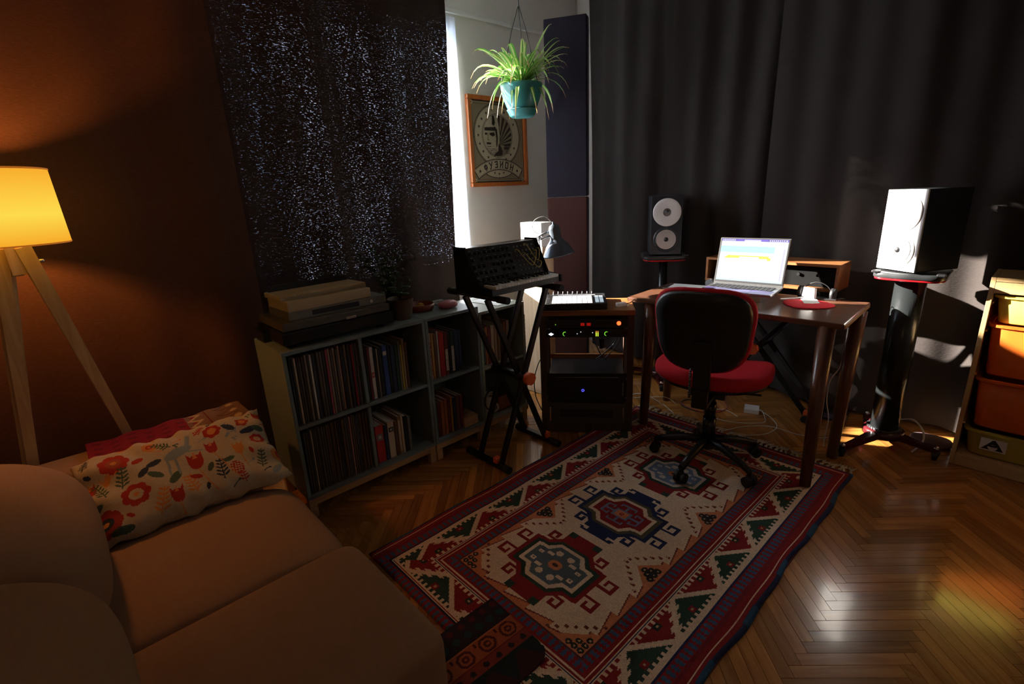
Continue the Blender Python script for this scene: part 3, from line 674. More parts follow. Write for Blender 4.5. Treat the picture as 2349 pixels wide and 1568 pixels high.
def pil(sign):
    def f(X, Y):
        u = X / PWD * 2 - 1; v = Y / PHT * 2 - 1
        th = .055 * np.sqrt(np.clip(1 - np.abs(u) ** 4, 0, 1)) * np.sqrt(np.clip(1 - np.abs(v) ** 4, 0, 1))
        ed = np.abs(u) ** 6
        wr = .004 * np.sin(u * 11 + v * 5) * (1 - v * v) + .013 * np.sin(v * 9 + u * 4) * np.abs(u) ** 3 + .004 * np.sin(u * 25 + v * 6) * np.abs(v) ** 2 + .006 * np.sin(u * 30) * np.abs(v) ** 6
        y2 = (Y - PHT / 2) * (1 - .06 * (1 - np.abs(u) ** 2)) ; x2 = (X - PWD / 2) * (1 - .05 * (1 - v ** 2))
        return x2, y2 + .006 * np.sin(u * 14) * np.abs(v) ** 4, sign * th + wr * (1 if sign > 0 else 1)
    return f
t = thing('throw_pillow', 'cream throw pillow printed with red flowers leaning on the armrest', 'pillow', (-1.893, .192, .527), 0)
pm_ = attr_mat('printed cotton', .9, .08, 120, .2)
# pillow axes: X along +y, Y up the lean, Z toward the seat
lean = math.radians(31)
Rp = Matrix(((0, -math.cos(lean) * 1.0, math.sin(lean), 0), (1, 0, 0, 0), (0, math.sin(lean), math.cos(lean), 0), (0, 0, 0, 1)))
fo = obj('pillow_front', C.mesh('pillow_front', pil(1)), pm_, t); fo.matrix_local = Rp
C2 = Canvas(PWD, PHT, .01, CRE); bo = obj('pillow_back', C2.mesh('pillow_back', pil(-1)), pm_, t); bo.matrix_local = Rp
t.rotation_euler = (0, 0, 0)

# ================================================================== BOOKCASES
def bookcase(y0, wd, zt, zb, cells_y, label, col, fx=-2.09, depth=.35, shelf=None):
    t = thing('bookcase', label, 'bookcase', (fx - depth / 2, y0 + wd / 2, 0))
    th = .016; h = zt - zb; zc = (zt + zb) / 2
    def P(name, c, s, m=col):
        bm = new(); box(bm, c, s, bev=.0015); return obj(name, bm, m, t)
    P('top_panel', (0, 0, zt - th / 2), (depth, wd, th)); P('bottom_panel', (0, 0, zb + th / 2), (depth, wd, th))
    for s in (-1, 1): P('side_panel', (0, s * (wd - th) / 2, zc), (depth, th, h - 2 * th))
    P('back_panel', (-depth / 2 + .003, 0, zc), (.006, wd - 2 * th, h - 2 * th))
    zs = shelf or zc
    if cells_y == 2:
        P('divider', (0, 0, (zs + zt) / 2), (depth - .01, th, zt - zs - 1.5 * th)); P('divider', (0, 0, (zs + zb) / 2), (depth - .01, th, zs - zb - 1.5 * th))
    P('shelf', (0, 0, zs), (depth - .008, wd - 2 * th, th))
    for s in (-1, 1):
        for q in (-1, 1): P('leg', (q * (depth / 2 - .025), s * (wd / 2 - .02), (zb - .0) / 2), (.035, .035, zb), OAKP)
    P('base_rail', (depth / 2 - .02, 0, zb - .02), (.02, wd - .075, .038), OAKP); P('base_rail', (-depth / 2 + .02, 0, zb - .02), (.02, wd - .075, .038), OAKP)
    return t
bookcase(.620, .697, .80, .10, 2, 'blue grey open bookcase of four cubbies holding records, nearest the sofa', EKET)
bookcase(1.320, .345, .80, .10, 1, 'narrow blue grey bookcase joined on the right of the large one', EKET)
PALEG = mat('pale green lacquer', (0.30, 0.33, 0.27), .35, var=.05)
bookcase(1.668, .345, .765, .10, 1, 'low pale green bookcase behind the keyboard stand', PALEG, shelf=.43)
FX = -2.09
# records
sleeve_cols = [(.25, .22, .17), (.03, .03, .035), (.10, .09, .08), (.05, .05, .06), (.30, .25, .22), (.07, .05, .05), (.12, .10, .09), (.04, .05, .07), (.20, .17, .13), (.06, .03, .03)]
smats = [mat('sleeve %d' % k, c, .6) for k, c in enumerate(sleeve_cols)]
SPEC = {'pink': mat('pink sleeve', (.42, .09, .13), .6), 'red': mat('deep red sleeve', (.28, .02, .02), .6), 'cream': mat('cream sleeve', (.55, .48, .38), .6), 'rose': mat('dusty rose sleeve', (.42, .20, .18), .6), 'brown': mat('brown card', (.16, .10, .06), .8), 'white': mat('white sleeve', (.6, .58, .55), .6)}
ONES = ['', 'first', 'second', 'third', 'fourth', 'fifth', 'sixth', 'seventh', 'eighth', 'ninth', 'tenth', 'eleventh', 'twelfth', 'thirteenth', 'fourteenth', 'fifteenth', 'sixteenth', 'seventeenth', 'eighteenth', 'nineteenth']
def ordw(n):
    if n < 20: return ONES[n]
    return {2: 'twentieth', 3: 'thirtieth'}[n // 10] if n % 10 == 0 else {2: 'twenty', 3: 'thirty'}[n // 10] + ' ' + ONES[n % 10]
def records(y0, y1, zb, special, gname, where, pal):
    y = y0; k = 0
    while y < y1 - .012:
        w = R.choice((.0045, .006, .008, .010, .007)); h = .305 + R.uniform(-.006, .004); ln = -.014 + R.uniform(-.003, .003)
        bm = new(); box(bm, (-.155, 0, h / 2), (.308, w, h)); d = R.uniform(-.006, .006)
        sp = special.get(k)
        m = SPEC[sp] if sp else pal[R.randrange(len(pal))]
        o = obj('record_sleeve', bm, m, loc=(FX - .018 + d, y + w / 2 + .005, zb + .0008), rot=(0 if ln > 0 else ln * .9, 0, 0))
        if sp: tag(o, '%s record sleeve among the dark ones in the %s' % (sp, where), 'record', gname)
        else: tag(o, 'dark record sleeve, %s from the left in the %s' % (ordw(k + 1), where), 'record', gname)
        y += w + .0038; k += 1
    return k
records(.642, .955, .459, {1: 'cream', 5: 'rose', 9: 'white', 16: 'pink', 21: 'rose' if False else 'brown', 26: 'red', 27: 'red'} if False else {2: 'cream', 8: 'white', 14: 'pink', 19: 'rose', 25: 'red'}, 'records in the upper left cubby', 'upper left cubby', smats)
records(.642, .955, .117, {3: 'cream', 11: 'brown', 20: 'rose'}, 'records in the lower left cubby', 'lower left cubby', [SPEC['brown'], smats[6], smats[2], SPEC['brown'], smats[9], smats[3]])
ORD = ['leftmost', 'second', 'third', 'fourth', 'fifth', 'sixth', 'seventh', 'eighth', 'ninth', 'tenth', 'eleventh', 'twelfth', 'thirteenth', 'fourteenth', 'fifteenth']
BC = {'white': (.62, .58, .54), 'blue': (.03, .07, .28), 'navy': (.02, .03, .08), 'dark green': (.02, .06, .04), 'yellow': (.55, .42, .05), 'black': (.015, .015, .018), 'red': (.48, .025, .02), 'maroon': (.16, .02, .02), 'tan': (.36, .24, .12), 'ochre': (.45, .24, .05), 'orange': (.42, .14, .04), 'teal': (.06, .26, .28), 'grey': (.20, .19, .18), 'cream': (.60, .46, .32), 'brown': (.14, .06, .03)}
def book(cname, y, w, h, d, zb, label, group, lean=0.0, patch=None):
    cm = mat('book ' + cname, BC[cname], .5, var=.08)
    t = thing('book', label, 'book', (FX - .03, y, zb + .0006), 0, group)
    t.rotation_euler = (lean, 0, 0)
    bm = new(); box(bm, (-d / 2, w / 2 - .0 - w / 2 + .001, h / 2), (d, .002, h)); box(bm, (-d / 2, w - .001, h / 2), (d, .002, h)); box(bm, (-.0012, w / 2, h / 2), (.0024, w, h), bev=.0006)
    obj('cover', bm, cm, t)
    bm = new(); box(bm, (-d / 2 - .001, w / 2, h / 2), (d - .006, max(w - .004, .002), h - .006)); obj('pages', bm, PAPER, t)
    if patch and w > .009:
        pc, z0, z1 = patch; bm = new(); box(bm, (.0006, w / 2, h * (z0 + z1) / 2), (.0012, w * .72, h * (z1 - z0))); obj('spine_label', bm, mat('label ' + pc, BC[pc], .5), t)
        nl = int((z1 - z0) * 10)
        bm = new()
        for k in range(nl): box(bm, (.0014, w / 2, h * (z0 + (z1 - z0) * (k + .5) / nl)), (.0008, w * .35, h * (z1 - z0) / nl * .45))
        obj('spine_lettering', bm, mat('lettering', (.05, .03, .03) if pc in ('white', 'cream', 'yellow') else (.5, .45, .35), .5), t)
    return t
def row(y0, zb, lst, where, group):
    y = y0; n = {}
    for k, it in enumerate(lst):
        c, w, h = it[:3]; patch = it[3] if len(it) > 3 else None; d = R.uniform(.15, .20)
        book(c, y, w, h, d, zb, '%s spined book, %s from left in the %s' % (c, ORD[k], where), group, lean=-.01, patch=patch); y += w + .0022
    return y
row(.988, .459, [('black', .012, .27), ('maroon', .010, .265), ('white', .017, .262, ('red', .42, .52)), ('black', .014, .25), ('cream', .005, .245), ('black', .020, .25), ('blue', .026, .255, ('white', .80, .88)), ('black', .014, .25), ('navy', .022, .245), ('dark green', .016, .24), ('grey', .010, .255), ('yellow', .009, .235), ('tan', .012, .262), ('brown', .014, .24)], 'upper right cubby of the large bookcase', 'books in the upper right cubby')
row(.990, .117, [('red', .045, .20, ('grey', .6, .78)), ('navy', .020, .19), ('cream', .034, .20, ('black', .72, .84)), ('brown', .018, .19), ('tan', .016, .21, ('cream', .1, .9)), ('cream', .013, .215), ('black', .022, .20), ('grey', .016, .19)], 'lower right cubby of the large bookcase', 'books in the lower right cubby')
row(1.342, .459, [('cream', .018, .255, ('red', .1, .8)), ('ochre', .014, .25), ('brown', .016, .245), ('white', .010, .255), ('red', .032, .245), ('maroon', .022, .24, ('white', .1, .6)), ('black', .014, .235), ('dark green', .022, .235, ('white', .05, .65)), ('navy', .026, .235), ('navy', .016, .23)], 'upper cubby of the narrow bookcase', 'books in the narrow upper cubby')
row(1.342, .117, [('teal', .016, .20), ('maroon', .020, .205), ('orange', .022, .205), ('orange', .020, .21), ('maroon', .016, .20), ('ochre', .014, .215), ('navy', .020, .20), ('brown', .022, .205), ('maroon', .022, .20)], 'lower cubby of the narrow bookcase', 'books in the narrow lower cubby')
row(1.690, .439, [('teal', .022, .235), ('grey', .008, .22), ('orange', .018, .225), ('maroon', .022, .22), ('cream', .024, .225), ('cream', .020, .23), ('tan', .022, .22), ('brown', .020, .22), ('orange', .022, .225), ('cream', .022, .23)], 'low pale green bookcase', 'books on the low shelf')
bm = new(); box(bm, (0, 0, .028), (.12, .10, .055), bev=.003); o = obj('wooden_box', bm, OAKP, loc=(-2.165, 1.575, .1165)); tag(o, 'small wooden box in front of the lower narrow cubby', 'box')
bm = new(); box(bm, (0, -.062, .045), (.13, .006, .09)); box(bm, (0, .062, .045), (.13, .006, .09)); box(bm, (.062, 0, .045), (.006, .13, .09)); box(bm, (-.062, 0, .045), (.006, .13, .09)); box(bm, (0, 0, .003), (.13, .13, .006))
tt = thing('planter_box', 'terracotta coloured planter box with low green plant in the pale bookcase', 'planter', (-2.19, 1.86, .1165)); obj('box_body', bm, mat('terracotta', (.36, .11, .04), .7), tt)
bm = new()
for k in range(26):
    a = k * 2.4; r_ = .05 * math.sqrt(R.random()); box(bm, (r_ * math.cos(a), r_ * math.sin(a), .07 + R.uniform(0, .06)), (.03, .014, .002), rz=a, rx=R.uniform(-.8, .8), ry=R.uniform(-.6, .6))
f_ = obj('foliage', bm, mat('dark green leaves', (.04, .12, .03), .5), tt); f_['kind'] = 'stuff'
bm = new(); lathe(bm, [(.02, 0), (.045, 0), (.052, .02), (.055, .115), (.050, .118), (.048, .01), (.02, .006)], 24); cyl(bm, (0, 0, .008), (0, 0, .012), .04)
tt = thing('white_mug', 'white jar in the lower part of the pale green bookcase', 'jar', (-2.17, 1.755, .1165)); obj('body', bm, WHITE, tt)
bm = new(); tube(bm, [(.055 + .04 * math.sin(k / 12 * PI), 0, .02 + .08 * k / 12) for k in range(13)], .006, 8); obj('handle', bm, WHITE, tt)
bm = new(); tube(bm, [(.0 + .055 * math.cos(k / 24 * 2 * PI), .055 * math.sin(k / 24 * 2 * PI), 0) for k in range(25)], .004, 8)
o = obj('headphone_ring', bm, BLACK, loc=(-2.083, 1.71, .235), rot=(0, PI / 2 - .1, .2)); tag(o, 'black cable ring hanging in front of the white jar', 'cable')

# ------------------------------------------------ on the bookcases
def sbox(t, name, c, s, m, bev=.002, **k):
    bm = new(); box(bm, c, s, bev=bev, **k); return obj(name, bm, m, t)
t = thing('record_player', 'black record player under the toy organ on the bookcase', 'record player', (-2.275, .905, .80))
for sx2 in (-.11, .11):
    for sy2 in (-.21, .21): bm = new(); cyl(bm, (sx2, sy2, 0), (sx2, sy2, .018), .02); obj('foot', bm, RUBBER, t)
sbox(t, 'plinth', (0, 0, .045), (.32, .52, .055), GLOSSB, .005)
bm = new(); box(bm, (0, 0, .092), (.30, .50, .036), bev=.006); obj('dust_cover', bm, mat('smoked lid', (.10, .09, .07), .12, spec=.8), t)
sbox(t, 'hinge', (.152, .05, .082), (.01, .05, .012), CHROME)
t = thing('dark_box', 'small dark box at the left end of the bookcase top', 'box', (-2.37, .665, .80))
sbox(t, 'body', (0, 0, .0), (.001, .001, .001), BLACK) if False else None
t.location = (-2.20, .648 - .0, .80); sbox(t, 'body', (-.17, -.0, .022), (.10, .04, .044), BLACK); sbox(t, 'lid', (-.17, 0, .049), (.102, .042, .01), GLOSSB)
t = thing('tape_deck', 'flat grey metal audio box lying on the record player', 'audio device', (-2.285, .93, .9105))
sbox(t, 'case', (0, 0, .018), (.25, .46, .036), mat('grey green metal', (.22, .21, .17), .35, .3)); bm = new(); cyl(bm, (.126, .15, .018), (.132, .15, .018), .008); obj('knob', bm, CHROME, t)
sbox(t, 'front_plate', (.1255, -.02, .018), (.004, .22, .022), BLACK)
t = thing('toy_organ', 'cream wooden toy organ with small keys, topmost on the stack', 'organ', (-2.27, .89, .9475), .04)
CRW = wood('cream painted wood', (.46, .36, .22), (.56, .45, .28), .5, 2, 1)
sbox(t, 'case', (0, 0, .022), (.22, .39, .044), CRW, .004); sbox(t, 'upper_case', (-.03, 0, .053), (.18, .405, .022), CRW, .004)
for k in range(24): sbox(t, 'key', (.076, -.18 + k * .0155, .0655), (.026, .0142, .006), mat('ivory key', (.6, .45, .22), .4), 0)
sbox(t, 'music_rail', (-.10, 0, .076), (.01, .38, .028), BLACK)
def pot(name, lab, loc, r, h, m, cat='pot'):
    t = thing(name, lab, cat, loc); bm = new(); lathe(bm, [(.01, 0), (r * .74, 0), (r, h), (r * 1.04, h), (r * .96, h), (r * .72, .01), (.01, .008)], 28); obj('pot', bm, m, t)
    bm = new(); lathe(bm, [(.005, h * .8), (r * .93, h * .84), (.005, h * .86)], 18); obj('soil', bm, MATS['potting soil'], t)
    return t
t = pot('potted_fern', 'dark leafy fern in a black pot in front of the curtain', (-2.345, 1.275, .80), .055, .115, GLOSSB, 'plant')
GRD = mat('fern green', (.018, .05, .018), .45)
for k in range(16):
    a = k * 2.399; l = R.uniform(.14, .24); bm = new(); rise = R.uniform(.10, .22)
    pts = [Vector((math.cos(a) * l * s * .8, math.sin(a) * l * s, .10 + rise * math.sin(s * 2.2) * 1.1)) for s in [i / 7 for i in range(8)]]
    for p in pts: p.x = max(p.x, -.085)
    tube(bm, pts, .0015, 4)
    for i in range(1, 8):
        d = (pts[i] - pts[i - 1]).normalized()
        for sg in (-1, 1):
            wv = d.cross(Vector((0, 0, 1))).normalized() * sg; l2 = .045 * (1 - i / 10)
            a0, a1 = pts[i] - d * .008, pts[i] + d * .008; tip = pts[i] + wv * l2 + d * .02; tip.x = max(tip.x, -.09)
            bm.faces.new([bm.verts.new(v) for v in (a0, a1, tip)])
    obj('frond', bm, GRD, t)
t = pot('terracotta_pot', 'brown speckled pot with a small dark plant beside the fern', (-2.205, 1.262, .80), .066, .105, mat('brown glazed clay', (.17, .095, .06), .45, var=.3, scale=60), 'plant')
for k in range(9):
    a = k * 2.4; bm = new(); bm2 = [Vector((math.cos(a) * .03 * s, math.sin(a) * .03 * s, .085 + .10 * s)) for s in (0, .5, 1)]
    softbox(bm, (math.cos(a) * .035, math.sin(a) * .035, .13 + .01 * (k % 4)), (.045, .03, .012), 2.2, 4, rz=a); tube(bm, bm2, .0015, 4); obj('leaf', bm, GRD, t)
t = thing('round_basket', 'round red brown dish holding small things on the bookcase', 'dish', (-2.29, 1.425, .80))
bm = new(); lathe(bm, [(.01, 0), (.068, 0), (.076, .012), (.078, .034), (.073, .036), (.069, .01), (.01, .007)], 32); obj('dish', bm, mat('red lacquer', (.23, .05, .03), .4), t)
bm = new(); box(bm, (.02, -.01, .024), (.05, .012, .01), rz=.6); box(bm, (-.02, .02, .022), (.045, .02, .014), rz=-.3)
o = obj('key_fob', bm, mat('yellow plastic', (.6, .36, .03), .4), loc=(-2.29, 1.425, .80)); tag(o, 'yellow trinket lying in the round red dish', 'trinket')
o = obj('cable_coil', tube(new(), [((.055 + .004 * math.sin(5 * k)) * math.cos(k / 24 * 4 * PI), (.07) * math.sin(k / 24 * 4 * PI), .006 + .002 * math.sin(k)) for k in range(25)], .0035, 6), mat('grey cable', (.3, .3, .31), .5), loc=(-2.325, 1.60, .80)); tag(o, 'coiled grey cable at the right end of the bookcase top', 'cable')
bm = new(); softbox(bm, (0, 0, .020), (.085, .11, .040), 2.6, 10); o = obj('pink_case', bm, mat('pink silicone', (.50, .17, .20), .5), loc=(-2.205, 1.55, .80)); tag(o, 'rounded pink case on the bookcase top', 'case')
bm = new(); box(bm, (0, 0, .001), (.22, .15, .002), rz=.15); o = obj('paper_sheet', bm, PAPER, loc=(-2.25, 1.90, .7655)); tag(o, 'white sheet of paper on the low pale green bookcase', 'paper')

# ================================================================== SYNTH + STAND (left)
def xstand(name, label, loc, rz, half_top, half_bot, ztop, blen, braces, orange=True, foot_len=.34, gap=.075):
    t = thing(name, label, 'keyboard stand', loc, rz)
    OR2 = mat('orange end stopper', (.75, .12, .03), .4)
    # local: legs swing in the x-z plane, bars run along y
    for s in (-1, 1):
        for q in (-1, 1):
            bm = new(); y = q * gap + s * .018
            M1 = Vector((-s * half_top, y, ztop - .012)); M0 = Vector((s * half_bot, y, .020))
            d = (M1 - M0).normalized(); ang = math.atan2(d.x, d.z)
            box(bm, (M1 + M0) / 2, (.028, .020, (M1 - M0).length), ry=ang, bev=.003); obj('leg', bm, BLACKM, t)
        bm = new(); cyl(bm, (-s * half_top, -blen * .48, ztop), (-s * half_top, blen * .52, ztop), .014, n=12); ar = obj('top_arm', bm, BLACKM, t)
        for e in (-1, 1):
            bm = new(); yy = blen * (.52 if e > 0 else -.48); cyl(bm, (-s * half_top, yy - e * .065, ztop), (-s * half_top, yy + e * .004, ztop), .0175, n=12); obj('rubber_sleeve', bm, RUBBER, ar)
        bm = new(); box(bm, (s * half_bot, 0, .020), (.032, foot_len - .08, .026), bev=.004); ft = obj('foot_bar', bm, BLACKM, t)
        for e in (-1, 1):
            bm = new(); cyl(bm, (s * half_bot, e * (foot_len / 2 - .06), .020), (s * half_bot, e * foot_len / 2, .020), .0195, n=12); obj('rubber_end', bm, RUBBER, ft)
        if orange:
            bm = new(); box(bm, (s * half_bot, -.075, .048), (.034, .03, .03), bev=.004); obj('stopper', bm, OR2, t)
    zc = ztop * half_bot / (half_bot + half_top); bm = new(); cyl(bm, (0, -gap - .05, zc), (0, gap + .05, zc), .02, n=14); obj('pivot', bm, BLACKM, t)
    bm = new(); cyl(bm, (0, -gap - .075, zc), (0, -gap - .045, zc), .034, n=8); obj('locking_knob', bm, OR2, t)
    return t
xstand('keyboard_stand', 'black folding x stand under the black synthesizer', (-1.875, 1.685, 0), PI / 2, .185, .19, .915, .44, True, gap=.085)
SZ = .9315
t = thing('synthesizer', 'black semi modular synthesizer with upright knob panel and small white keys', 'synthesizer', (-1.855, 1.70, SZ), 0)
hw = .247
def sy(name, prof, y0, y1, m, par=t):
    bm = new(); n = len(prof); a = [bm.verts.new((x, y0, z)) for x, z in prof]; b = [bm.verts.new((x, y1, z)) for x, z in prof]
    for k in range(n): bm.faces.new((a[k], a[(k + 1) % n], b[(k + 1) % n], b[k]))
    bm.faces.new(a[::-1]); bm.faces.new(b); bmesh.ops.recalc_face_normals(bm, faces=bm.faces[:]); return obj(name, bm, m, par)
prof = [(.125, 0), (.125, .028), (.03, .034), (-.055, .212), (-.125, .212), (-.125, 0)]
sy('body', [(x - .002 if x > 0 else x, z if z < .03 else z - .004) for x, z in prof], -hw + .012, hw - .012, BLACK)
side = [(.13, -.0), (.13, .034), (.036, .046), (-.048, .218), (-.13, .218), (-.13, 0)]
sy('side_cheek', side, -hw, -hw + .012, GLOSSB); sy('side_cheek', side, hw - .012, hw, GLOSSB)
bm = new(); box(bm, (-.09, 0, .2095), (.068, 2 * hw - .024, .004)); obj('top_lid', bm, mat('satin black lid', (.02, .02, .02), .25), t)
pn = Vector((.178, 0, .085)).normalized(); p0 = Vector((.03, 0, .032)); p1 = Vector((-.055, 0, .208)); pang2 = math.atan2(pn.x, pn.z)
MP = Matrix.Translation((p0 + p1) / 2) @ Matrix.Rotation(pang2, 4, 'Y')
KN = mat('knob', (.015, .015, .016), .3); INK = mat('panel print', (.35, .35, .33), .5)
for i in range(9):
    for j in range(5):
        if (i * 7 + j * 3) % 11 == 5: continue
        bm = new(); lathe(bm, [(.0085, 0), (.0085, .004), (.0065, .006), (.006, .014), (.001, .0145)], 14, M=MP @ Matrix.Translation((.066 - j * .034, -.215 + i * .030, 0)))
        kb = obj('knob', bm, KN, t); bm = new(); bmesh.ops.create_cube(bm, size=1, matrix=MP @ Matrix.Translation((.066 - j * .034 + .003, -.215 + i * .030, .0148)) @ Matrix.Diagonal((.006, .0012, .001, 1))); obj('pointer', bm, INK, kb)
bm = new(); 
for i in range(6):
    for j in range(7): lathe(bm, [(.0045, -.001), (.0045, .0025), (.0028, .003), (.0028, 0)], 10, M=MP @ Matrix.Translation((.078 - j * .0255, .072 + i * .026, 0)))
o = obj('patch_socket', bm, mat('nickel', (.3, .3, .3), .3, .8), t); o['kind'] = 'stuff'
bm = new()
for i in range(30): bmesh.ops.create_cube(bm, size=1, matrix=MP @ Matrix.Translation((.052 - (i % 5) * .034, -.215 + (i // 5) * .05, .001)) @ Matrix.Diagonal((.0015, .014, .0006, 1)))
obj('panel_lettering', bm, INK, t)
YC = mat('yellow patch lead', (.62, .50, .10), .5)
def W(a, b, c=0): v = MP @ Vector((a, b, c)); return v
for pa_, pb_, dr in (((-.05, .07), (-.04, .20), .075), ((-.03, .11), (.02, .21), .05), ((-.075, .14), (-.05, .225), .07)):
    a = W(pa_[0], pa_[1], .003); b = W(pb_[0], pb_[1], .003); mid = (a + b) / 2 + Vector((.035, .02, -dr))
    bm = new(); tube(bm, spline([a, a + Vector((.022, 0, .006)), mid, b + Vector((.022, 0, -.004)), b], 7), .0019, 6); obj('patch_lead', bm, YC, t)
KW = mat('white key', (.72, .71, .68), .3, var=.03); nk = 22; kw = (2 * hw - .06) / nk
for k in range(nk):
    bm = new(); box(bm, (.078, -hw + .042 + k * kw + kw / 2, .034), (.088, kw - .0012, .014), bev=.0012); obj('white_key', bm, KW, t)
for k in range(nk - 1):
    if k % 7 in (2, 6): continue
    bm = new(); box(bm, (.062, -hw + .042 + (k + 1) * kw, .045), (.054, kw * .55, .012), bev=.0015); obj('black_key', bm, BLACK, t)

# ================================================================== pale cabinet, standing keyboard, desk lamp
t = thing('tall_cabinet', 'narrow pale wooden cabinet with a white top block in the sunlit corner', 'cabinet', (-2.350, 2.405, 0))
sbox(t, 'body', (0, 0, .52), (.20, .105, 1.03), wood('pale ash', (.50, .36, .22), (.64, .50, .34), .5, 2, 2), .003)  # body in the wood's own pale colour
sbox(t, 'plinth', (0, 0, .0025), (.18, .09, .005), BLACK, 0)
sbox(t, 'door', (.0, -.055, .50), (.18, .006, .94), wood('ash door', (.56, .40, .25), (.68, .53, .36), .5, 2, 2), .001)
sbox(t, 'top_block', (-.005, 0, 1.1125), (.19, .095, .155), WHITE, .004)
bm = new(); cyl(bm, (.07, -.058, .60), (.07, -.075, .60), .008); obj('door_knob', bm, CHROME, t)
t = thing('small_keyboard', 'slim black keyboard standing on end beside the rack', 'keyboard', (-2.16, 2.035, 0), .35)
sbox(t, 'case', (0, 0, .36), (.045, .03, .72), BLACK, .003)
for k in range(25): sbox(t, 'key', (.028, 0, .06 + k * .025), (.012, .026, .022), mat('dull tan key', (.25, .2, .14), .5), 0)  # keys in one plain dull tan
t = thing('desk_lamp', 'grey metal desk lamp with a dome shade behind the synthesizer', 'desk lamp', (-2.060, 2.190, .7455))
GM = mat('grey blue enamel', (.10, .12, .15), .25, .4)
bm = new(); lathe(bm, [(.01, 0), (.035, 0), (.037, .008), (.012, .016), (.008, .05)], 20); obj('base_clamp', bm, STEEL, t)
bm = new(); cyl(bm, (0, 0, .04), (-.034, -.03, .365), .004, n=8); obj('lower_arm', bm, STEEL, t)
bm = new(); cyl(bm, (-.034, -.03, .362), (.012, .018, .385), .006, n=8); cyl(bm, (-.034, -.03, .385), (.012, .018, .412), .006, n=8); obj('upper_arm', bm, ALU, t)
bm = new(); cyl(bm, (-.034, -.04, .372), (-.034, -.02, .372), .014, n=12); obj('joint', bm, ALU, t)
bm = new(); tube(bm, spline([(-.01, -.01, .385), (-.055, -.05, .42), (-.05, -.045, .475), (-.01, .0, .495), (.025, .033, .455)], 6), .0025, 6); obj('cable_loop', bm, mat('grey flex', (.3, .3, .3), .4), t)
ML = Matrix.Translation((.030, .035, .432)) @ Matrix.Rotation(.12, 4, 'X') @ Matrix.Rotation(-.12, 4, 'Y') @ Matrix.Scale(1.12, 4)
bm = new(); lathe(bm, [(.004, .03), (.006, .018), (.024, .010), (.030, -.010), (.030, -.055), (.034, -.065), (.060, -.095), (.083, -.14), (.086, -.146), (.083, -.144), (.058, -.098), (.028, -.065), (.004, -.05)], 32, M=ML); obj('lamp_shade', bm, GM, t)

# ================================================================== RACK (left of the desk)
RA = math.atan2(.353, .438)
t = thing('equipment_rack', 'brown wooden equipment rack with a wooden top between synth stand and desk', 'rack', (-1.700, 2.1118, 0), RA)   # origin: middle of the front edge, local y runs back
RW, RDp, RH = .532, .32, .745
DKW = wood('dark rack side', (.045, .022, .014), (.08, .04, .022), .5, 2, 2)
sbox(t, 'top_board', (0, RDp / 2, RH - .015), (RW, RDp, .030), RACKW, .004)
for s in (-1, 1):
    for yy in (.018, RDp - .018): sbox(t, 'upright', (s * (RW / 2 - .022), yy, RH / 2 - .0), (.036, .034, RH - .031), DKW, .002)
    sbox(t, 'rack_rail', (s * (RW / 2 - .048), .012, .38), (.016, .006, .62), STEEL, 0)
sbox(t, 'base_plinth', (0, RDp / 2, .030), (RW - .01, RDp - .01, .058), DKW, .003)
sbox(t, 'lower_rail', (0, RDp - .03, .385), (RW - .08, .02, .028), RACKW, .002)
RO = t.location.copy()
def rl(x, y, z): return Matrix.Translation(RO) @ Matrix.Rotation(RA, 4, 'Z') @ Vector((x, y, z))
def unit(name, lab, z0, z1, m, depth=.24, w=.444, face=None):
    u = thing(name, lab, 'audio unit', rl(0, .004, z0), RA)
    sbox(u, 'chassis', (0, depth / 2 + .006, (z1 - z0) / 2), (w - .02, depth, z1 - z0 - .002), BLACKM, .001)
    sbox(u, 'front_plate', (0, .002, (z1 - z0) / 2), (w + .03, .006, z1 - z0 - .001), m, .001)
    return u
def led(u, x, z, col, es, r=.004, name='indicator_light'):
    bm = new(); cyl(bm, (x, -.0008, z), (x, -.004, z), r, n=12); return obj(name, bm, mat('led ' + str(col), (.02, .02, .02), .4, emit=col, es=es), u)
FB = mat('unit face', (.016, .016, .018), .3)
t_r = t
u = unit('preamp', 'black rack unit with red display directly under the rack top', .644, .692, FB)
led(u, .178, .027, (1, .10, .02), 3, .012); led(u, -.17, .022, (.3, .8, .1), .5, .003)
for k in range(2):
    bm = new(); box(bm, (-.02 + k * .034, -.002, .022), (.022, .003, .016)); obj('red_display', bm, mat('dim red display', (.05, .0, .0), .4, emit=(.9, .02, .01), es=.25), u)
for k in range(5): bm = new(); cyl(bm, (.06 + k * .02, -.002, .026), (.06 + k * .02, -.012, .026), .006, n=12); obj('knob', bm, KN, u)
u = unit('audio_interface', 'black rack interface with white diamond light and green ring knobs', .590, .636, FB)
bm = new(); prism(bm, [(-.015, 0), (0, -.009), (.015, 0), (0, .009)], 0, .002, M=Matrix.Translation((-.196, -.002, .020)) @ Matrix.Rotation(PI / 2, 4, 'X')); obj('diamond_light', bm, mat('white light', (.1, .1, .1), .4, emit=(.9, .95, 1), es=1.6), u)
for xx in (-.118, .112):
    bm = new(); tube(bm, [(xx + .011 * math.cos(a), -.004, .022 + .011 * math.sin(a)) for a in [1.2 + k / 12 * 3.4 for k in range(13)]], .0017, 6); obj('level_ring', bm, mat('green light', (.02, .05, .02), .4, emit=(.25, .9, .05), es=1.0), u)
    bm = new(); cyl(bm, (xx, -.002, .022), (xx, -.014, .022), .008, n=16); obj('knob', bm, KN, u)
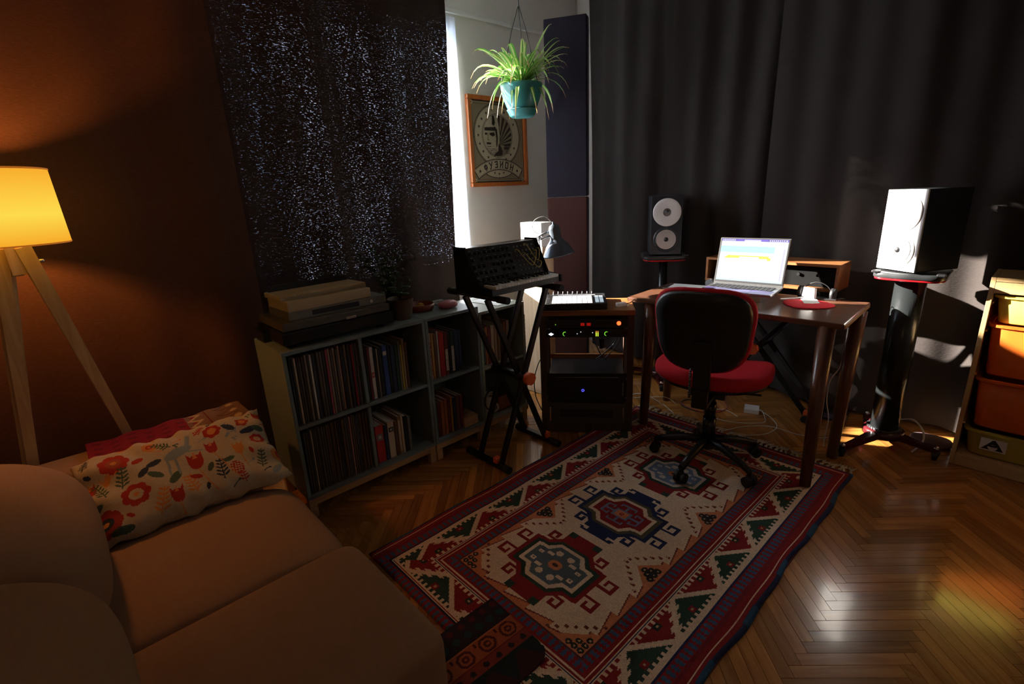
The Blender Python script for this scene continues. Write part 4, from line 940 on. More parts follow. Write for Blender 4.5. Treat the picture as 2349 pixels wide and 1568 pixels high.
for k in range(2):
    bm = new(); box(bm, (.055 + k * .010, -.002, .018), (.006, .003, .022)); obj('level_meter', bm, mat('yellow meter', (.05, .05, 0), .4, emit=(.6, .8, .05), es=1.1), u)
    bm = new(); box(bm, (.055 + k * .010, -.002, .033), (.006, .003, .008)); obj('level_meter', bm, mat('orange meter', (.05, .05, 0), .4, emit=(.9, .35, .05), es=.7), u)
for xx, zz in ((-.05, .022), (-.03, .032), (.035, .028)): led(u, xx, zz, (.8, .9, 1), 1.2, .0022)
u = unit('power_amplifier', 'large black power amplifier with a blue ring light', .196, .375, mat('amp face', (.007, .007, .008), .55), .28)
bm = new(); tube(bm, [(-.02 + .0065 * math.cos(k / 16 * 2 * PI), -.004, .075 + .0065 * math.sin(k / 16 * 2 * PI)) for k in range(17)], .0014, 6); obj('blue_ring_light', bm, mat('blue light', (.0, .0, .05), .4, emit=(.08, .08, 1), es=3), u)
sbox(u, 'vent_slot', (0, -.002, .155), (.36, .003, .006), STEEL, 0)
for k in range(4): sbox(u, 'rack_screw', ((-.225, .225)[k % 2], -.002, (.03, .15)[k // 2]), (.008, .003, .008), STEEL, 0)
sbox(u, 'carry_handle', (.205, -.012, .09), (.008, .016, .08), STEEL, .002)
u = unit('silver_rack_unit', 'dull silver rack unit at the bottom of the rack', .0605, .190, mat('dull silver', (.10, .095, .085), .4, .6), .28)
sbox(u, 'display_window', (0, -.002, .065), (.30, .003, .05), FB, 0)
for s in (-1, 1): sbox(u, 'carry_handle', (s * .21, -.012, .065), (.010, .016, .09), ALU, .002)
# controller on the rack
t = thing('pad_controller', 'flat pad controller with glowing white pads and a row of knobs on the rack', 'controller', rl(-.075, .155, RH), RA + .02)
sbox(t, 'body', (0, 0, .0185), (.378, .285, .035), BLACK, .006)
gx0 = -.105
for i in range(8):
    for j in range(8):
        bm = new(); box(bm, (gx0 + .0 + i * .0285, -.115 + j * .0235, .0375), (.0262, .0212, .004), bev=.001)
        obj('pad', bm, mat('lit pad', (.8, .78, .76), .5, emit=(1, .93, .88), es=1.3), t)
for k in range(9): 
    bm = new(); lathe(bm, [(.006, 0), (.006, .003), (.0048, .004), (.0045, .018), (.001, .0185)], 14, o=(gx0 - .01 + k * .0285, .118, .036)); obj('encoder', bm, CHROME, t)
for i in range(2):
    for j in range(5): sbox(t, 'button', (-.165 + i * .025, -.11 + j * .026, .0375), (.018, .010, .003), mat('grey button', (.35, .35, .37), .4), 0)
sbox(t, 'display', (.02, .088, .037), (.22, .022, .003), mat('grey display', (.2, .2, .21), .2, emit=(.5, .5, .55), es=.2), 0)
for i in range(2):
    for j in range(2): sbox(t, 'side_button', (.135 + i * .025, -.075 + j * .09, .0375), (.020, .075, .003), mat('lit side button', (.5, .55, .6), .4, emit=(.6, .75, .85), es=.5), 0)
t = thing('white_adapter', 'small white usb adapter on the right end of the rack top', 'adapter', rl(.195, .10, RH), RA + .5)
sbox(t, 'body', (0, 0, .010), (.055, .030, .020), WHITE, .004); bm = new(); tube(bm, spline([(.027, 0, .010), (.06, .0, .012), (.10, .01, .03)], 6), .0025, 6); obj('cable', bm, BLACK, t)
t = thing('hanging_usb_stick', 'small black device with a bright edge hanging inside the open rack', 'device', rl(.09, .08, .50))
sbox(t, 'body', (0, 0, .03), (.014, .026, .056), BLACK, .002); sbox(t, 'edge', (-.009, -.012, .03), (.004, .004, .06), CHROME, 0); bm = new(); cyl(bm, (0, 0, .058), (0, 0, .092), .002, n=6); obj('cord', bm, BLACK, t)
for k, (x0, x1) in enumerate(((.04, .12), (.17, .05), (.19, .10))):
    pts = [rl(x0, .22, .60), rl(x0 + .01, .20, .52), rl((x0 + x1) / 2, .19, .44), rl(x1, .2, .39)]
    bm = new(); tube(bm, spline(pts, 6), .003, 6); o = obj('rack_cable', bm, BLACK)
    tag(o, 'thin black cable looping down inside the open bay of the rack, the %s one' % ('left', 'right', 'middle')[k], 'cable', 'cables inside the rack')

# ================================================================== DESK
DZ = .78; DC = Vector((-1.104, 2.678, 0)); DW, DD, DRZ = 1.075, .515, .045
t = thing('desk', 'walnut desk with four thick round tapered legs', 'desk', DC, DRZ)
hx, hy = DW / 2, DD / 2
bm = new(); box(bm, (0, 0, DZ - .013), (2 * hx, 2 * hy, .026), bev=.006); obj('tabletop', bm, WALN, t)
EB = wood('edge band', (.28, .13, .05), (.40, .20, .09), .4, 2, 1)
for sx1 in (-1, 1): sbox(t, 'edge_band', (sx1 * (hx + .0005), 0, DZ - .015), (.003, 2 * hy - .02, .018), EB, 0)
for (bx_, by_, tx_, ty_, zf) in ((-.598, 2.355, -.630, 2.475, .0146), (-.594, 2.737, -.600, 2.86, 0), (-1.506, 2.412, -1.498, 2.447, .0146), (-1.60, 2.84, -1.585, 2.80, 0)):
    iv = Matrix.Rotation(-DRZ, 4, 'Z'); b_ = iv @ (Vector((bx_, by_, zf)) - DC); a_ = iv @ (Vector((tx_, ty_, DZ - .026)) - DC)
    bm = new(); cyl(bm, b_, a_, .0235, .037, 28); obj('leg', bm, CHERRY, t)
DS = .954
# laptop
t = thing('laptop_stand', 'silver block under the laptop', 'stand', (-1.145, 2.767, DZ))
sbox(t, 'block', (0, 0, .0165), (.31, .235, .033), ALU, .003); sbox(t, 'shelf_plate', (0, -.0, .0355), (.33, .22, .005), ALU, .001)
LW, LD = .367, .234
t = thing('laptop', 'open silver laptop with a bright white screen on the desk', 'laptop', (-1.124, 2.714, DZ + .0385), .10)
sbox(t, 'base', (0, 0, .007), (LW, LD, .013), ALU, .004)
sbox(t, 'palm_rest', (0, -.062, .01365), (LW - .02, .095, .0006), mat('palm rest', (.22, .19, .50), .22, .7, var=.03), 0)  # violet of the screen's reflection put into the palm rest colour
sbox(t, 'keyboard_well', (0, .03, .0138), (LW - .055, .100, .0012), mat('keyboard well', (.05, .05, .06), .4), 0)
bm = new()
for r_ in range(5):
    for k in range(14): box(bm, (-.148 + k * .0227, -.010 + r_ * .0195, .0155), (.0187, .0157, .003))
o = obj('keycaps', bm, BLACK, t); o['kind'] = 'stuff'
sbox(t, 'trackpad', (0, -.070, .0141), (.14, .065, .0008), mat('trackpad', (.24, .21, .50), .2, .7), 0)  # same violet screen reflection painted into the trackpad colour
tl_ = math.radians(16)
def lidM(x, y, z): return Matrix.Translation((0, LD / 2 - .006, .012)) @ Matrix.Rotation(-tl_, 4, 'X') @ Matrix.Translation((x, y, z))
bm = new(); bmesh.ops.create_cube(bm, size=1, matrix=lidM(0, 0, .131) @ Matrix.Diagonal((LW, .006, .260, 1))); bmesh.ops.bevel(bm, geom=bm.edges[:], offset=.002, segments=2, affect='EDGES'); lid = obj('lid', bm, ALU, t)
bm = new(); bmesh.ops.create_cube(bm, size=1, matrix=lidM(0, -.0035, .134) @ Matrix.Diagonal((LW - .008, .001, .248, 1))); obj('bezel', bm, BLACK, lid)
SW, SHh = LW - .020, .234
C = Canvas(SW, SHh, .0018, (1.0, 1.0, 1.0))
C.rect(0, SHh - .012, SW, SHh, (.30, .22, .75)); C.rect(.005, SHh - .010, SW * .22, SHh - .002, (.75, .72, .95)); C.rect(SW * .72, SHh - .010, SW - .005, SHh - .002, (.75, .72, .95))
C.rect(SW * .35, SHh - .012, SW * .6, SHh - .004, (.8, .78, .98))
for k in range(9): C.rect(.01 + k * .009, SHh - .009, .015 + k * .009, SHh - .003, (.12, .1, .35)); C.rect(SW - .10 + k * .010, SHh - .009, SW - .095 + k * .010, SHh - .003, (.12, .1, .35))
C.rect(0, SHh - .036, SW, SHh - .034, (.82, .75, .9)); C.rect(0, SHh - .074, SW * .82, SHh - .040, (.62, .93, 1.0))
C.poly([(.025, SHh - .108), (.045, SHh - .092), (SW * .75, SHh - .092), (SW * .75, SHh - .100), (SW * .78, SHh - .100), (SW * .78, SHh - .116), (SW * .73, SHh - .116), (SW * .73, SHh - .106), (SW * .62, SHh - .106), (SW * .60, SHh - .098), (SW * .32, SHh - .098), (SW * .30, SHh - .106)], (1.0, .90, .18))
C.rect(SW - .018, 0, SW - .010, SHh - .05, (.75, .72, .95)); C.rect(0, 0, SW, .010, (.78, .93, 1.0))
sm_ = bpy.data.materials.new('screen light'); sm_.use_nodes = True; nt = sm_.node_tree; at = nt.nodes.new('ShaderNodeAttribute'); at.attribute_name = 'Col'; em = nt.nodes.new('ShaderNodeEmission'); em.inputs[1].default_value = 1.15
nt.links.new(at.outputs['Color'], em.inputs[0]); nt.links.new(em.outputs[0], nt.nodes['Material Output'].inputs[0])
so_ = obj('screen', C.mesh('screen', lambda X, Y: (X - SW / 2, X * 0 - .0045, Y + .020)), sm_, lid); so_.matrix_local = lidM(0, 0, 0)
# small things on the desk
t = thing('mouse_cloth', 'round red felt cloth lying on the right of the desk', 'cloth', (-.797, 2.743, DZ))
bm = new(); lp = []
for k in range(44):
    a = 2 * PI * k / 44; lp.append((.115 * math.cos(a) * (1 + .06 * math.sin(3 * a)), .105 * math.sin(a) * (1 + .05 * math.cos(4 * a))))
loft(bm, [[(x * s, y * s, z) for x, y in lp] for s, z in ((.97, .0005), (1, .002), (.985, .005), (.90, .007), (.55, .011))]); obj('felt', bm, RED, t)
bm = new(); box(bm, (0, 0, .001), (.072, .085, .0015), rz=.5); o = obj('paper_note', bm, PAPER, loc=(-.792, 2.767, DZ + .0118), rot=(.04, .05, .0)); tag(o, 'small white paper note on the red cloth', 'paper')
t = thing('phone_holder', 'white slanted phone holder on the desk behind the red cloth', 'holder', (-.835, 2.872, DZ), -.2)
bm = new(); prism(bm, [(-.03, .0), (.035, .0), (.025, .058), (-.03, .058)], -.012, .012, M=Matrix.Rotation(PI / 2 - .25, 4, 'X') @ Matrix.Translation((0, .002, 0))); obj('plate', bm, WHITE, t)
sbox(t, 'foot', (0, -.008, .005), (.07, .06, .010), WHITE, .002)
bm = new(); tube(bm, spline([(-.935, 2.76, DZ + .008), (-.915, 2.79, DZ + .006), (-.89, 2.82, DZ + .006), (-.87, 2.845, DZ + .006)], 6), .0055, 8); o = obj('white_pencil', bm, WHITE); tag(o, 'white stick lying between laptop and phone holder', 'stick')
t = thing('black_stand_clip', 'dark phone with cable lying by the phone holder', 'phone', (-.80, 2.895, DZ), .3)
sbox(t, 'body', (.02, 0, .005), (.13, .05, .009), STEEL, .003); bm = new(); tube(bm, spline([(.085, 0, .006), (.11, .01, .008), (.12, .03, .004)], 5), .0025, 6); obj('cable', bm, BLACK, t)
t = thing('notebook_stack', 'flat notebook with papers at the left rear of the desk', 'notebook', (-1.50, 2.80, DZ), .2)
sbox(t, 'cover', (0, 0, .005), (.21, .15, .009), STEEL, .001); sbox(t, 'loose_sheet', (.02, -.0, .0105), (.19, .13, .0015), PAPER, 0)
bm = new(); box(bm, (0, 0, .003), (.10, .018, .006), rz=.2, bev=.002); o = obj('marker_pen', bm, PAPER, loc=(-1.375, 2.72, DZ)); tag(o, 'white pen lying left of the laptop', 'pen')

# ================================================================== WOODEN TRAY ON X STAND behind desk
xstand('keyboard_stand', 'black folding x stand behind the desk carrying the wooden cased keyboard', (-1.150, 3.175, 0), 0, .30, .32, .775, .28, True, gap=.08, foot_len=.24)
t = thing('wooden_case', 'long wooden case with a black front on the stand behind the desk', 'case', (-1.125, 3.165, .7895))
WC = wood('orange teak', (.20, .07, .022), (.30, .12, .045), .35, 2, 0, coat=.2)
sbox(t, 'top_board', (0, 0, .140), (.735, .22, .014), WC, .002); sbox(t, 'bottom_board', (0, 0, .007), (.735, .22, .014), WC, .002)
for s in (-1, 1): sbox(t, 'end_board', (s * .3605, 0, .0735), (.014, .22, .119), WC, .002)
sbox(t, 'front_panel', (.03, -.060, .0735), (.64, .010, .115), mat('case panel', (.004, .004, .004), .8, spec=.1), .001)
for k in range(6): bm = new(); cyl(bm, (-.24 + k * .1, -.065, .08), (-.24 + k * .1, -.076, .08), .009, n=14); obj('dial', bm, KN, t)
# headphones hanging on the case end of the desk
t = thing('headphones', 'black headphones lying behind the phone holder', 'headphones', (-.81, 2.915, DZ), .0)
HB = [(.075 * math.cos(a), 0, .0 + .085 * math.sin(a)) for a in [k / 20 * PI for k in range(21)]]
bm = new(); tube(bm, HB, .0022, 8); obj('headband', bm, BLACK, t)
for s in (-1, 1): bm = new(); cyl(bm, (s * .066, 0, .03), (s * .086, 0, .03), .030, n=20); obj('ear_cup', bm, BLACK, t)
bm = new(); cyl(bm, (0, 0, .025), (0, .035, .025), .025, n=24); o = obj('volume_puck', bm, mat('slate knob', (.12, .13, .15), .35), loc=(-1.385, 2.89, DZ)); tag(o, 'small round grey speaker disc left of the laptop', 'speaker'); 

# ================================================================== CHAIR
CX, CY = -1.03, 2.255
t = thing('office_chair', 'swivel chair with red seat and black shell backrest at the desk', 'chair', (CX, CY, .0145), math.atan2(.25, .97) )
# local +y is the way the chair faces
base_m = mat('black nylon', (.014, .015, .018), .38)
ra_off = -math.atan2(.25, .97)
for k in range(5):
    a = math.radians(54 + 72 * k) + ra_off; dx, dy = math.cos(a), math.sin(a)
    bm = new(); pts = [(dx * s, dy * s, z) for s, z in ((.02, .125), (.10, .118), (.19, .098), (.262, .075))]
    tube(bm, pts, lambda q: .022 - .006 * q, 10); ar = obj('base_arm', bm, base_m, t)
    bm = new(); cx_, cy_ = dx * .262, dy * .262; px_, py_ = -dy, dx
    for s in (-1, 1): cyl(bm, (cx_ + px_ * s * .008, cy_ + py_ * s * .008, .026), (cx_ + px_ * s * .026, cy_ + py_ * s * .026, .026), .026, n=20)
    cyl(bm, (cx_, cy_, .045), (cx_, cy_, .082), .008, n=10); box(bm, (cx_, cy_, .046), (.030, .018, .022), rz=a, bev=.004)
    obj('caster', bm, BLACK, ar)
bm = new(); cyl(bm, (0, 0, .085), (0, 0, .15), .036, .030, 24); obj('hub', bm, base_m, t)
bm = new(); cyl(bm, (0, 0, .14), (0, 0, .25), .033, .031, n=24); cyl(bm, (0, 0, .25), (0, 0, .33), .028, n=24); cyl(bm, (0, 0, .33), (0, 0, .40), .024, n=20); obj('gas_column', bm, GLOSSB, t)
bm = new(); box(bm, (0, 0, .405), (.16, .20, .035), bev=.01); cyl(bm, (.05, .0, .40), (.22, .02, .40), .006, n=8); obj('tilt_mechanism', bm, BLACK, t)
def saddle(x, y, z): return (x, y, z + .010 + .030 * (x / .24) ** 2 + .016 * max(0, -y / .22) ** 2 - .020 * max(0, y / .22) ** 2)
lp = superell(.53, .48, 3.0, 48, -.04)
bm = new(); loft(bm, [[saddle(x * s, y * s + .03, z) for x, y in lp] for s, z in ((.82, .423), (.93, .430), (.96, .444))]); obj('seat_pan', bm, BLACK, t)
bm = new(); loft(bm, [[saddle(x * s, y * s + .03, z) for x, y in lp] for s, z in ((.95, .444), (.995, .455), (1.0, .470), (.985, .487), (.93, .498), (.75, .504), (.45, .504), (.15, .503))]); obj('seat_cushion', bm, RED, t)
lb = superell(.405, .385, 3.4, 48, .10)
def bk(x, z, y): return (x - .025, -.235 + y + .055 * (x / .22) ** 2 - .04 * ((z) / .2), z + .748)
bm = new(); loft(bm, [[bk(x * s, z * s, y) for x, z in lb] for s, y in ((.30, -.034), (.75, -.030), (.93, -.022), (.985, -.008), (.98, .004))]); obj('backrest_shell', bm, base_m, t)
bm = new(); loft(bm, [[bk(x * s, z * s, y) for x, z in lb] for s, y in ((.98, .002), (1.03, .008), (1.045, .028), (1.02, .050), (.92, .062), (.5, .064), (.2, .064))]); obj('backrest_cushion', bm, RED, t)
bm = new(); box(bm, (0, -.262, .60), (.075, .022, .24), rx=.06, bev=.008); box(bm, (0, -.19, .415), (.07, .17, .022), bev=.008); box(bm, (0, -.268, .45), (.07, .022, .09), bev=.008); obj('back_support', bm, BLACK, t)
bm = new()
for k in range(12): cyl(bm, (-.046, -.270, .455 + k * .011), (-.046, -.270, .461 + k * .011), .006, n=10)
cyl(bm, (-.046, -.270, .45), (-.046, -.270, .59), .0035, n=8); obj('adjusting_spring', bm, STEEL, t)

# ================================================================== SPEAKERS + STANDS
def spk_stand(label, loc, rz, pole_r, feet):
    t = thing('speaker_stand', label, 'speaker stand', loc, rz)
    DR = mat('deep red metal', (.055, .006, .008), .25)
    bm = new(); cyl(bm, (0, 0, .075), (0, 0, .895), pole_r, n=36); obj('pole', bm, mat('dark green grey pole', (.018, .021, .022), .24, .35), t)
    bm = new(); lathe(bm, [(.02, .045), (pole_r + .03, .045), (pole_r + .028, .075), (pole_r + .012, .082), (.02, .082)], 36); hb = obj('hub', bm, DR, t)
    bm = new(); 
    for k in range(30):
        a = 2 * PI * k / 30; box(bm, ((pole_r + .014) * math.cos(a), (pole_r + .014) * math.sin(a), .086), (.003, .006, .008), rz=a)
    cyl(bm, (0, 0, .080), (0, 0, .090), pole_r + .012, n=36); obj('collar_ring', bm, STEEL, t)
    for (fx, fy) in feet:
        d = Vector((fx, fy, 0)); L0 = d.length; d.normalize(); n_ = Vector((-d.y, d.x, 0)); bm = new(); loops = []
        for s, w, zt, zb in ((pole_r * .4, .034, .078, .046), (L0 * .35, .030, .072, .044), (L0 * .7, .022, .064, .042), (L0, .018, .060, .040)):
            c = d * s; loops.append([tuple(c + n_ * w + Vector((0, 0, zb))), tuple(c - n_ * w + Vector((0, 0, zb))), tuple(c - n_ * w * .7 + Vector((0, 0, zt))), tuple(c + n_ * w * .7 + Vector((0, 0, zt)))])
        loft(bm, loops); bmesh.ops.recalc_face_normals(bm, faces=bm.faces[:])
        for f in bm.faces: f.smooth = False
        ar = obj('leg', bm, DR, t); e = d * L0 * .97
        bm = new(); cyl(bm, (e.x, e.y, 0), (e.x, e.y, .045), .010, .020, 16); obj('foot', bm, BLACK, ar)
        bm = new(); lathe(bm, [(.004, .056), (.013, .058), (.012, .066), (.006, .072), (.001, .073)], 16, o=(e.x, e.y, 0)); obj('chrome_cap', bm, CHROME, ar)
    lp = superell(.285, .285, 5, 40)
    bm = new(); loft(bm, [[(x * s, y * s, z) for x, y in lp] for s, z in ((.90, .893), (.985, .897), (.985, .905))]); obj('red_underside', bm, mat('red lacquer underside', (.42, .01, .015), .2), t)
    bm = new(); loft(bm, [[(x * s, y * s, z) for x, y in lp] for s, z in ((.99, .905), (1.02, .908), (1.02, .928), (1.0, .931), (.92, .9315))]); obj('top_plate', bm, mat('plate rubber', (.03, .032, .034), .3), t)
    for sx3 in (-1, 1):
        bm = new(); box(bm, (sx3 * .125, -.125, .934), (.035, .035, .012), bev=.005); obj('corner_bumper', bm, BLACK, t)
    return t
def speaker(label, loc, rz, front_m, sd=.25, sw=.196, sh=.376, dome=None, cone=None):
    t = thing('studio_speaker', label, 'speaker', loc, rz)      # local -y is the front
    sbox(t, 'cabinet', (0, sd / 2, sh / 2), (sw, sd, sh), mat('cabinet black', (.014, .016, .020), .35), .003)
    sbox(t, 'baffle', (0, -.004, sh / 2), (sw - .002, .008, sh - .002), front_m, .001)
    MF = lambda x, z: Matrix.Translation((x, -.008, z)) @ Matrix.Rotation(PI / 2, 4, 'X')
    WG = mat('white waveguide', (.72, .70, .69), .3, var=.02)
    bm = new(); lathe(bm, [(.088, .0), (.089, .003), (.086, .0042), (.060, .0028), (.030, .0015), (.024, .001)], 48, M=MF(0, .272), cap=False); obj('waveguide', bm, WG, t)
    bm = new(); lathe(bm, [(.026, .001), (.022, .002), (.010, .003), (.007, .008), (.001, .009)], 28, M=MF(0, .272)); obj('tweeter_dome', bm, dome or STEEL, t)
    bm = new(); lathe(bm, [(.082, .0), (.082, .003), (.068, .004), (.066, .0015)], 48, M=MF(0, .098), cap=False); obj('woofer_surround', bm, front_m if front_m is not MATS.get('cabinet black') else RUBBER, t)
    bm = new(); lathe(bm, [(.064, .004), (.062, .0045), (.035, .0015), (.018, .001), (.001, .001)], 48, M=MF(0, .098)); obj('woofer_cone', bm, cone or mat('aluminium cone', (.50, .49, .48), .38, .6), t)
    bm = new(); lathe(bm, [(.016, .0015), (.014, .004), (.006, .011), (.001, .012)], 24, M=MF(0, .098)); obj('phase_plug', bm, BLACK, t)
    for k in range(6):
        a = k * PI / 3 + .5; bm = new(); cyl(bm, (.075 * math.cos(a), -.0085, .098 + .075 * math.sin(a)), (.075 * math.cos(a), -.0125, .098 + .075 * math.sin(a)), .0026, n=8); obj('screw', bm, STEEL, t)
    return t
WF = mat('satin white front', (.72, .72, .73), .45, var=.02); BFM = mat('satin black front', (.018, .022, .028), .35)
ra2 = math.atan2(-.505, .863)
spk_stand('dark column speaker stand with dark red tripod feet on the right', (-.455, 3.10, 0), 0, .064, ((-.11, -.325), (.24, -.06), (-.12, .20)))
c0 = Vector((-.555, 3.2215, .9405)); fn_ = Vector((-.505, -.863, 0))
sp_r = Vector((-.455, 3.10, 0)) + fn_ * .108
speaker('large black studio speaker with a sunlit white front on the right stand', (sp_r.x, sp_r.y, .9405), ra2, WF, dome=WF, cone=WF)  # white tweeter dome: burnt-out sun glare put into its colour
lc = Vector((-1.835, 3.12, 0)); fn2 = Vector((.60, -.80, 0)); ra3 = math.atan2(.60, .80)
spk_stand('slim dark speaker stand in shadow behind the desk on the left', (lc.x, lc.y, 0), ra3, .030, ((.0, -.22), (.19, .11), (-.19, .11)))
sp_l = lc + fn2 * .108
speaker('black studio speaker with two white driver cones on the left stand', (sp_l.x, sp_l.y, .9405), ra3, BFM)

# ================================================================== STORAGE with bins
t = thing('pine_storage_unit', 'pale pine storage frame with coloured bins at the right edge', 'storage frame', (-.168, 3.05, 0))
FWd, FD, FH = .44, .28, .93
for s in (0, 1): sbox(t, 'side_panel', (.009 + s * (FWd - .018), FD / 2, FH / 2), (.018, FD, FH), PINE, .002)
sbox(t, 'top_panel', (FWd / 2, FD / 2 - .004, FH - .009), (FWd - .036, FD - .008, .018), wood('pine top', (.52, .32, .13), (.68, .46, .22), .5, 2.2, 0), .002)
sbox(t, 'top_rail', (FWd / 2, .008, FH - .045), (FWd - .036, .015, .05), wood('pine rail', (.52, .32, .13), (.68, .46, .22), .5, 2.2, 0), .002)
sbox(t, 'bottom_rail', (FWd / 2, .008, .030), (FWd - .036, .016, .058), wood('pine rail low', (.50, .31, .14), (.64, .43, .22), .5, 2.2, 0), .002)
sbox(t, 'bottom_panel', (FWd / 2, FD / 2, .060), (FWd - .036, FD - .03, .010), PINE, .001)
sbox(t, 'back_panel', (FWd / 2, FD - .004, FH / 2), (FWd - .036, .006, FH - .04), mat('pine ply back', (.30, .18, .08), .7), 0)
for z in (.255, .505, .715, .845):
    for s in (0, 1): sbox(t, 'runner', (.022 + s * (FWd - .044), FD / 2, z - .030), (.008, FD - .02, .008), PINE, 0)
def plastic(name, col):
    m = mat(name, col, .3, var=.03); b = m.node_tree.nodes['Principled BSDF']; b.inputs['Subsurface Weight'].default_value = .25; b.inputs['Subsurface Scale'].default_value = .02; b.inputs['Subsurface Radius'].default_value = (1, .6, .3)
    return m
YEL = plastic('yellow bin plastic', (.75, .55, .04)); ORG = plastic('orange bin plastic', (.78, .16, .02)); YG = plastic('olive yellow bin plastic', (.48, .40, .06))
TRY = plastic('clear yellow bin plastic', (.85, .72, .14))
def bin_(lab, m, zt, zb):
    u = thing('storage_bin', lab, 'storage bin', (-.168 + FWd / 2, 3.05 + .012, 0), 0, 'bins in the pine frame')
    w0, w1, dp = .375, .335, .25; bm = new()
    def ring(w, d0, d1, z, r=.03):
        lp = superell(w, d1 - d0, 7, 36); return [(x, y + (d0 + d1) / 2, z) for x, y in lp]
    loft(bm, [ring(w1, .02, dp - .02, zb), ring(w1 + .006, .016, dp - .015, zb + .006), ring(w0, .006, dp, zt - .012), ring(w0 - .006, .009, dp - .003, zt - .010), ring(w1 - .004, .024, dp - .024, zb + .008)])
    obj('bin_body', bm, m, u)
    bm = new(); lo = ring(w0 + .026, -.004, dp + .004, zt - .012); li = ring(w0 - .008, .010, dp - .006, zt - .012)
    hi = [(x, y, zt) for x, y, z in lo]; hj = [(x, y, zt) for x, y, z in li]
    rs = [[bm.verts.new(p) for p in lp] for lp in (lo, hi, hj, li)]; n_ = len(lo)
    for a, b in zip(rs, rs[1:] + rs[:1]):
        for k in range(n_): f = bm.faces.new((a[k], a[(k + 1) % n_], b[(k + 1) % n_], b[k]))
    obj('bin_rim', bm, m, u); return u
bin_('bright yellow shallow bin, topmost in the pine frame', TRY, .850, .722)
bin_('orange bin, second from the top in the pine frame', ORG, .716, .476)
bin_('orange red bin, third from the top in the pine frame', ORG, .455, .215)
u = bin_('olive yellow bottom bin with a white sticker', YG, .200, .070)
C = Canvas(.092, .062, .0012, (.75, .75, .76))
C.poly([(.006, .006), (.024, .030), (.042, .056), (.050, .057), (.066, .036), (.084, .006)], (.02, .02, .022)); C.ell(.045, .019, .017, .014, (.7, .7, .7)); C.rect(.030, .022, .060, .031, (.02, .02, .022)); C.rect(.038, .015, .052, .017, (.1, .1, .1))
st_ = obj('sticker', C.mesh('sticker', lambda X, Y: (X - .115 - .012, X * 0 + .0005 + .0010, Y + .112)), attr_mat('sticker print', .4, .02, 50, 0), u); st_.rotation_euler = (.05, 0, 0); st_.location = (0, .0035 - .002, 0)

# ================================================================== RUG
RX0, RX1, RY0, RY1 = -1.688, -.462, .690, 2.610
CRM, RED_, BLU_, GRN_, NAV, ORA, LTB, TAN = (.74, .56, .41), (.25, .020, .022), (.05, .12, .22), (.032, .065, .048), (.022, .032, .10), (.60, .21, .095), (.16, .22, .34), (.50, .34, .19)
RW_, RL_ = RX1 - RX0, RY1 - RY0
C = Canvas(RW_, RL_, .0038, CRM)
X, Y = np.meshgrid(C.x, C.y)
DN, DF = .07, .0
dl_, dr_, dn, df = X, RW_ - X, Y + DN, RL_ - Y + DF
d = np.minimum(np.minimum(dl_, dr_), np.minimum(dn, df)); side_ = (np.minimum(dl_, dr_) <= np.minimum(dn, df))
along = np.where(side_, Y, X)
def bandm(a, b): return (d >= a) & (d < b)
C.where(bandm(-1, .305), RED_)
C.where(bandm(0, .016), (.025, .035, .09)); C.where(bandm(0, .02) & (np.floor(along / .10) % 3 == 1), (.03, .09, .17))
C.where(bandm(.029, .035), CRM)
def serr(a, b, p, c1, c2):        # interlocking little fir trees
    m = bandm(a, b); C.where(m, c1); ph = (along / p) % 1; q = (d - a) / (b - a)
    tri = np.abs(ph - .5) * 2; st = np.floor(q * 4) / 4
    C.where(m & (tri < .25 + .65 * (1 - ((q * 3) % 1)) * .8) & (q > .08), c2)
serr(.058, .100, .026, RED_, BLU_); C.where(bandm(.052, .068), (.19, .02, .03)); serr(.066, .100, .026, RED_, BLU_)
C.where(bandm(.104, .110), NAV); C.where(bandm(.110, .124), CRM); C.where(bandm(.116, .118), RED_)
C.where(bandm(.124, .232), CRM)
C.where(bandm(.232, .236), NAV); C.where(bandm(.236, .241), CRM); C.where(bandm(.241, .249), RED_); C.where(bandm(.249, .255), CRM); C.where(bandm(.255, .272), RED_)
serr(.266, .306, .026, RED_, BLU_); C.where(bandm(.300, .306), (.10, .04, .04))
# triangle band: zigzag of red and green triangles with hooked edges
P_ = .29; q = (d - .128) / (.228 - .128); ph = (along - .06) / P_
inb = bandm(.128, .228)
def sawt(u, n, dep): return dep * (np.floor(((u * n) % 1) * 2) % 2)
fr1 = (ph % 1) - .5                                # red triangles: wide at the inner edge
hw_ = .44 * (1 - 0) * q
hook = .055 * ((q * 4) % 1 < .5)
Mred = inb & (np.abs(fr1) < np.clip(q * .46 - .035 - hook * (fr1 > 0), 0, 1)) & (q > .08)
fr2 = ((ph + .5) % 1) - .5
q2 = 1 - q
hook2 = .055 * ((q2 * 4) % 1 < .5)
Mgrn = inb & (np.abs(fr2) < np.clip(q2 * .46 - .035 - hook2 * (fr2 < 0), 0, 1)) & (q2 > .08)
tooth = ((along / .026) % 1 < .45)
C.where(Mred & ~(tooth & (q > .86)), RED_); C.where(Mgrn & ~(tooth & (q2 > .86)), GRN_)
C.where(inb & (np.abs(fr1) < .05) & (np.abs(q - .72) < .12), (.03, .05, .04)); C.where(inb & (np.abs(fr2) < .05) & (np.abs(q2 - .72) < .12), RED_)
C.where(inb & (np.abs(fr1) < .018) & (np.abs(q - .72) < .045), TAN); C.where(inb & (np.abs(fr2) < .018) & (np.abs(q2 - .72) < .045), TAN)
